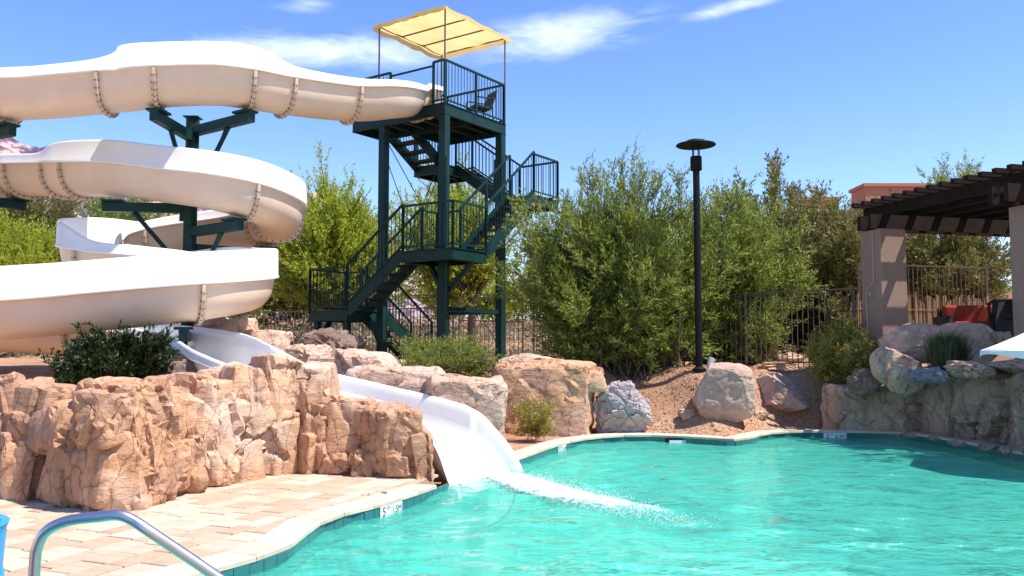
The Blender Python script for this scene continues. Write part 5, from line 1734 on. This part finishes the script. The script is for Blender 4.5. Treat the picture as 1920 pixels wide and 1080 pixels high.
# low shrubs near the pool
plant_px('low_shrub', 'low green shrub in front of the tower posts', 'shrub', (722, 640, 945, 722), 16.6, 120, 'willow', stems=90, twigs=12, leaves=20, leaf=(.07, .013), spread=.7, twig_len=.3, up=.7, depth=.5, trunk_r=.02, ragged=.15)
plant_px('low_shrub', 'yellow flowering shrub left of the right rocks', 'shrub', (1520, 606, 1655, 735), 17.3, 121, 'yellow', stems=150, twigs=16, leaves=24, leaf=(.05, .017), spread=.3, twig_len=.24, up=.5, depth=.8, trunk_r=.015, thin=.006, zb=.75)
plant_px('low_shrub', 'grey green shrub at the foot of the pergola column', 'shrub', (1590, 640, 1668, 708), 16.3, 122, 'olive', stems=40, twigs=12, leaves=20, leaf=(.05, .014), spread=.25, twig_len=.25, depth=.8, trunk_r=.02)
plant_px('low_shrub', 'leafy shrub under the slide with its shade put into the leaf colour', 'shrub', (118, 640, 312, 738), 14.0, 123, 'dark', stems=90, twigs=14, leaves=22, leaf=(.09, .034), spread=.5, twig_len=.35, up=.5, depth=.6, trunk_r=.03)
plant_px('low_shrub', 'small yellow green plant growing on the ochre boulder', 'plant', (968, 745, 1035, 822), 14.6, 124, 'yellow', stems=30, twigs=9, leaves=18, leaf=(.05, .018), spread=.08, twig_len=.2, up=.5, trunk_r=.008, thin=.005, zb=P(1000, 820, 14.6).z)
def grass_clump(label, box, D, seed, mat, n=700, cat='grass clump', zb=None):
    x0, y0, x1, y1 = box
    rg = np.random.RandomState(seed)
    c = P((x0 + x1) / 2, y1, D); W = (x1 - x0) / 2 / FPX * D; H = (y1 - y0) / FPX * D
    t = thing('grass_clump', label, cat, c)
    mb = MB()
    for k in range(n):
        a = rg.uniform(0, 2 * math.pi); r0 = rg.uniform(0, .45) * W
        p = Vector((c.x + r0 * math.cos(a), c.y + r0 * .6 * math.sin(a), c.z - .03))
        L = H * rg.uniform(.55, 1.15); out = rg.uniform(.15, 1.0) * W * .75
        d_ = Vector((math.cos(a), math.sin(a) * .7, 0)); s = Vector((-d_.y, d_.x, 0)).normalized()
        w = rg.uniform(.003, .007)
        p1 = p + d_ * out * .4 + UP * L * .7; p2 = p + d_ * out + UP * L * (1.0 - .35 * out / W)
        o = len(mb.v)
        mb.v += [tuple(p - s * w), tuple(p + s * w), tuple(p1 - s * w * .8), tuple(p1 + s * w * .8), tuple(p2)]
        mb.f += [[o, o + 1, o + 3, o + 2], [o + 2, o + 3, o + 4]]; mb.m += [0, 0]
    o = part('blades', mb, L_[mat], t)
    tag(o, kind='stuff')
grass_clump('dark tufted grass clump between the right boulders', (1705, 612, 1850, 702), 14.5, 130, 'grass', 1500)
grass_clump('spiky pale yucca leaves by the tower foot', (735, 620, 800, 690), 17.6, 131, 'bright', 90)
grass_clump('second spiky yucca beside the near tower post', (825, 630, 880, 690), 17.8, 132, 'bright', 80)
# dry brush beyond the fences: one mass of small leaves
rg = np.random.RandomState(77)
n = 46000
bxp = rg.uniform(-24, 20, n); byp = 28 + rg.rand(n) ** 1.5 * 30
cl_ = np.stack([bxp * .35, byp * .35, bxp * 0], 1)
hgt = np.clip(.5 + .75 * fbm(cl_, 3, 40), .03, 1.6)
zz = terrain(bxp, byp) + hgt * rg.rand(n)
V, F_ = leaf_quads(np.stack([bxp, byp, zz], 1), unit(rg.normal(size=(n, 3)) + np.array([0, 0, .5])), rg.uniform(.12, .32, n), rg.uniform(.03, .07, n), rg)
tag(link(bpy.data.objects.new('dry_brush', np_mesh('dry_brush', V, F_, L_['grey']))), 'dry desert brush on the rise beyond the fence', None, None, 'stuff')
# scrub screen of far trees, so that the horizon is wooded
rg = np.random.RandomState(78)
far_labels = ['far tree beyond the top left slide bend', 'far tree left behind the slide column', 'far tree between slide column and palo verde', 'far tree left behind the stair tower', 'far tree right behind the stair tower',
              'far tree behind the huge willow bush', 'far tree behind the lamp post', 'far tree left of the terracotta house', 'far tree in front of the terracotta house', 'far tree behind the pergola roof', 'far tree beyond the right frame edge']
for k in range(11):
    x = -36 + k * 6.6 + rg.uniform(-1.5, 1.5); y = rg.uniform(48, 56)
    zb = th(x, y)
    plant('far_tree', far_labels[k], 'tree', (x, y, zb), (x, y, zb + 2.4), (4.6, 2.6, 2.3), 200 + k, ['olive', 'bright', 'paloverde'][k % 3],
          stems=70, twigs=14, leaves=18, leaf=(.28, .09), trunk_h=1.0, trunk_r=.14, twig_len=1.1, group='far trees on the rise')
# unseen tree added past the right edge to cast shade on outcrop and water
plant('mesquite_tree', 'dense mesquite tree added outside the right frame edge to cast shade', 'tree', (11.9, 12.9, 1.1), (11.9, 12.9, 5.9), (2.5, 2.9, 2.0), 140, 'olive', stems=170, twigs=18, leaves=24, leaf=(.15, .05), trunk_h=2.2, trunk_r=.16, twig_len=.7)

# ------------------------------------------------------------------ mountains
prof_px = [(-700, 190), (-300, 175), (-120, 215), (0, 243), (30, 254), (60, 266), (95, 263), (130, 270), (170, 292), (300, 322), (450, 345), (560, 354), (585, 353), (610, 362), (660, 392), (720, 440), (820, 520), (900, 600), (1000, 660)]
DM = 3200.
nxm, nym = 260, 60
pxm = np.linspace(-700, 1000, nxm)
Vm = np.zeros((nxm, nym, 3))
for i, q in enumerate(pxm):
    top = P(q, interp_px(prof_px, q), DM)
    for j in range(nym):
        s = j / (nym - 1)
        y = DM - 1500 * (1 - s)
        Vm[i, j] = (top.x / DM * y, y, top.z * s ** 1.25)
Vf = Vm.reshape(-1, 3)
nzm = fbm(Vf / 260, 5, 9)
Vf[:, 2] += (np.abs(nzm) * -70 + 25) * np.clip(Vf[:, 2] / 150, 0, 1)
I = np.arange(nxm * nym).reshape(nxm, nym)
Fm = np.stack([I[:-1, :-1], I[1:, :-1], I[1:, 1:], I[:-1, 1:]], -1).reshape(-1, 4)
tag(link(bpy.data.objects.new('mountain', np_mesh('mountain', Vf, Fm, M['hill'], True))), kind='structure')
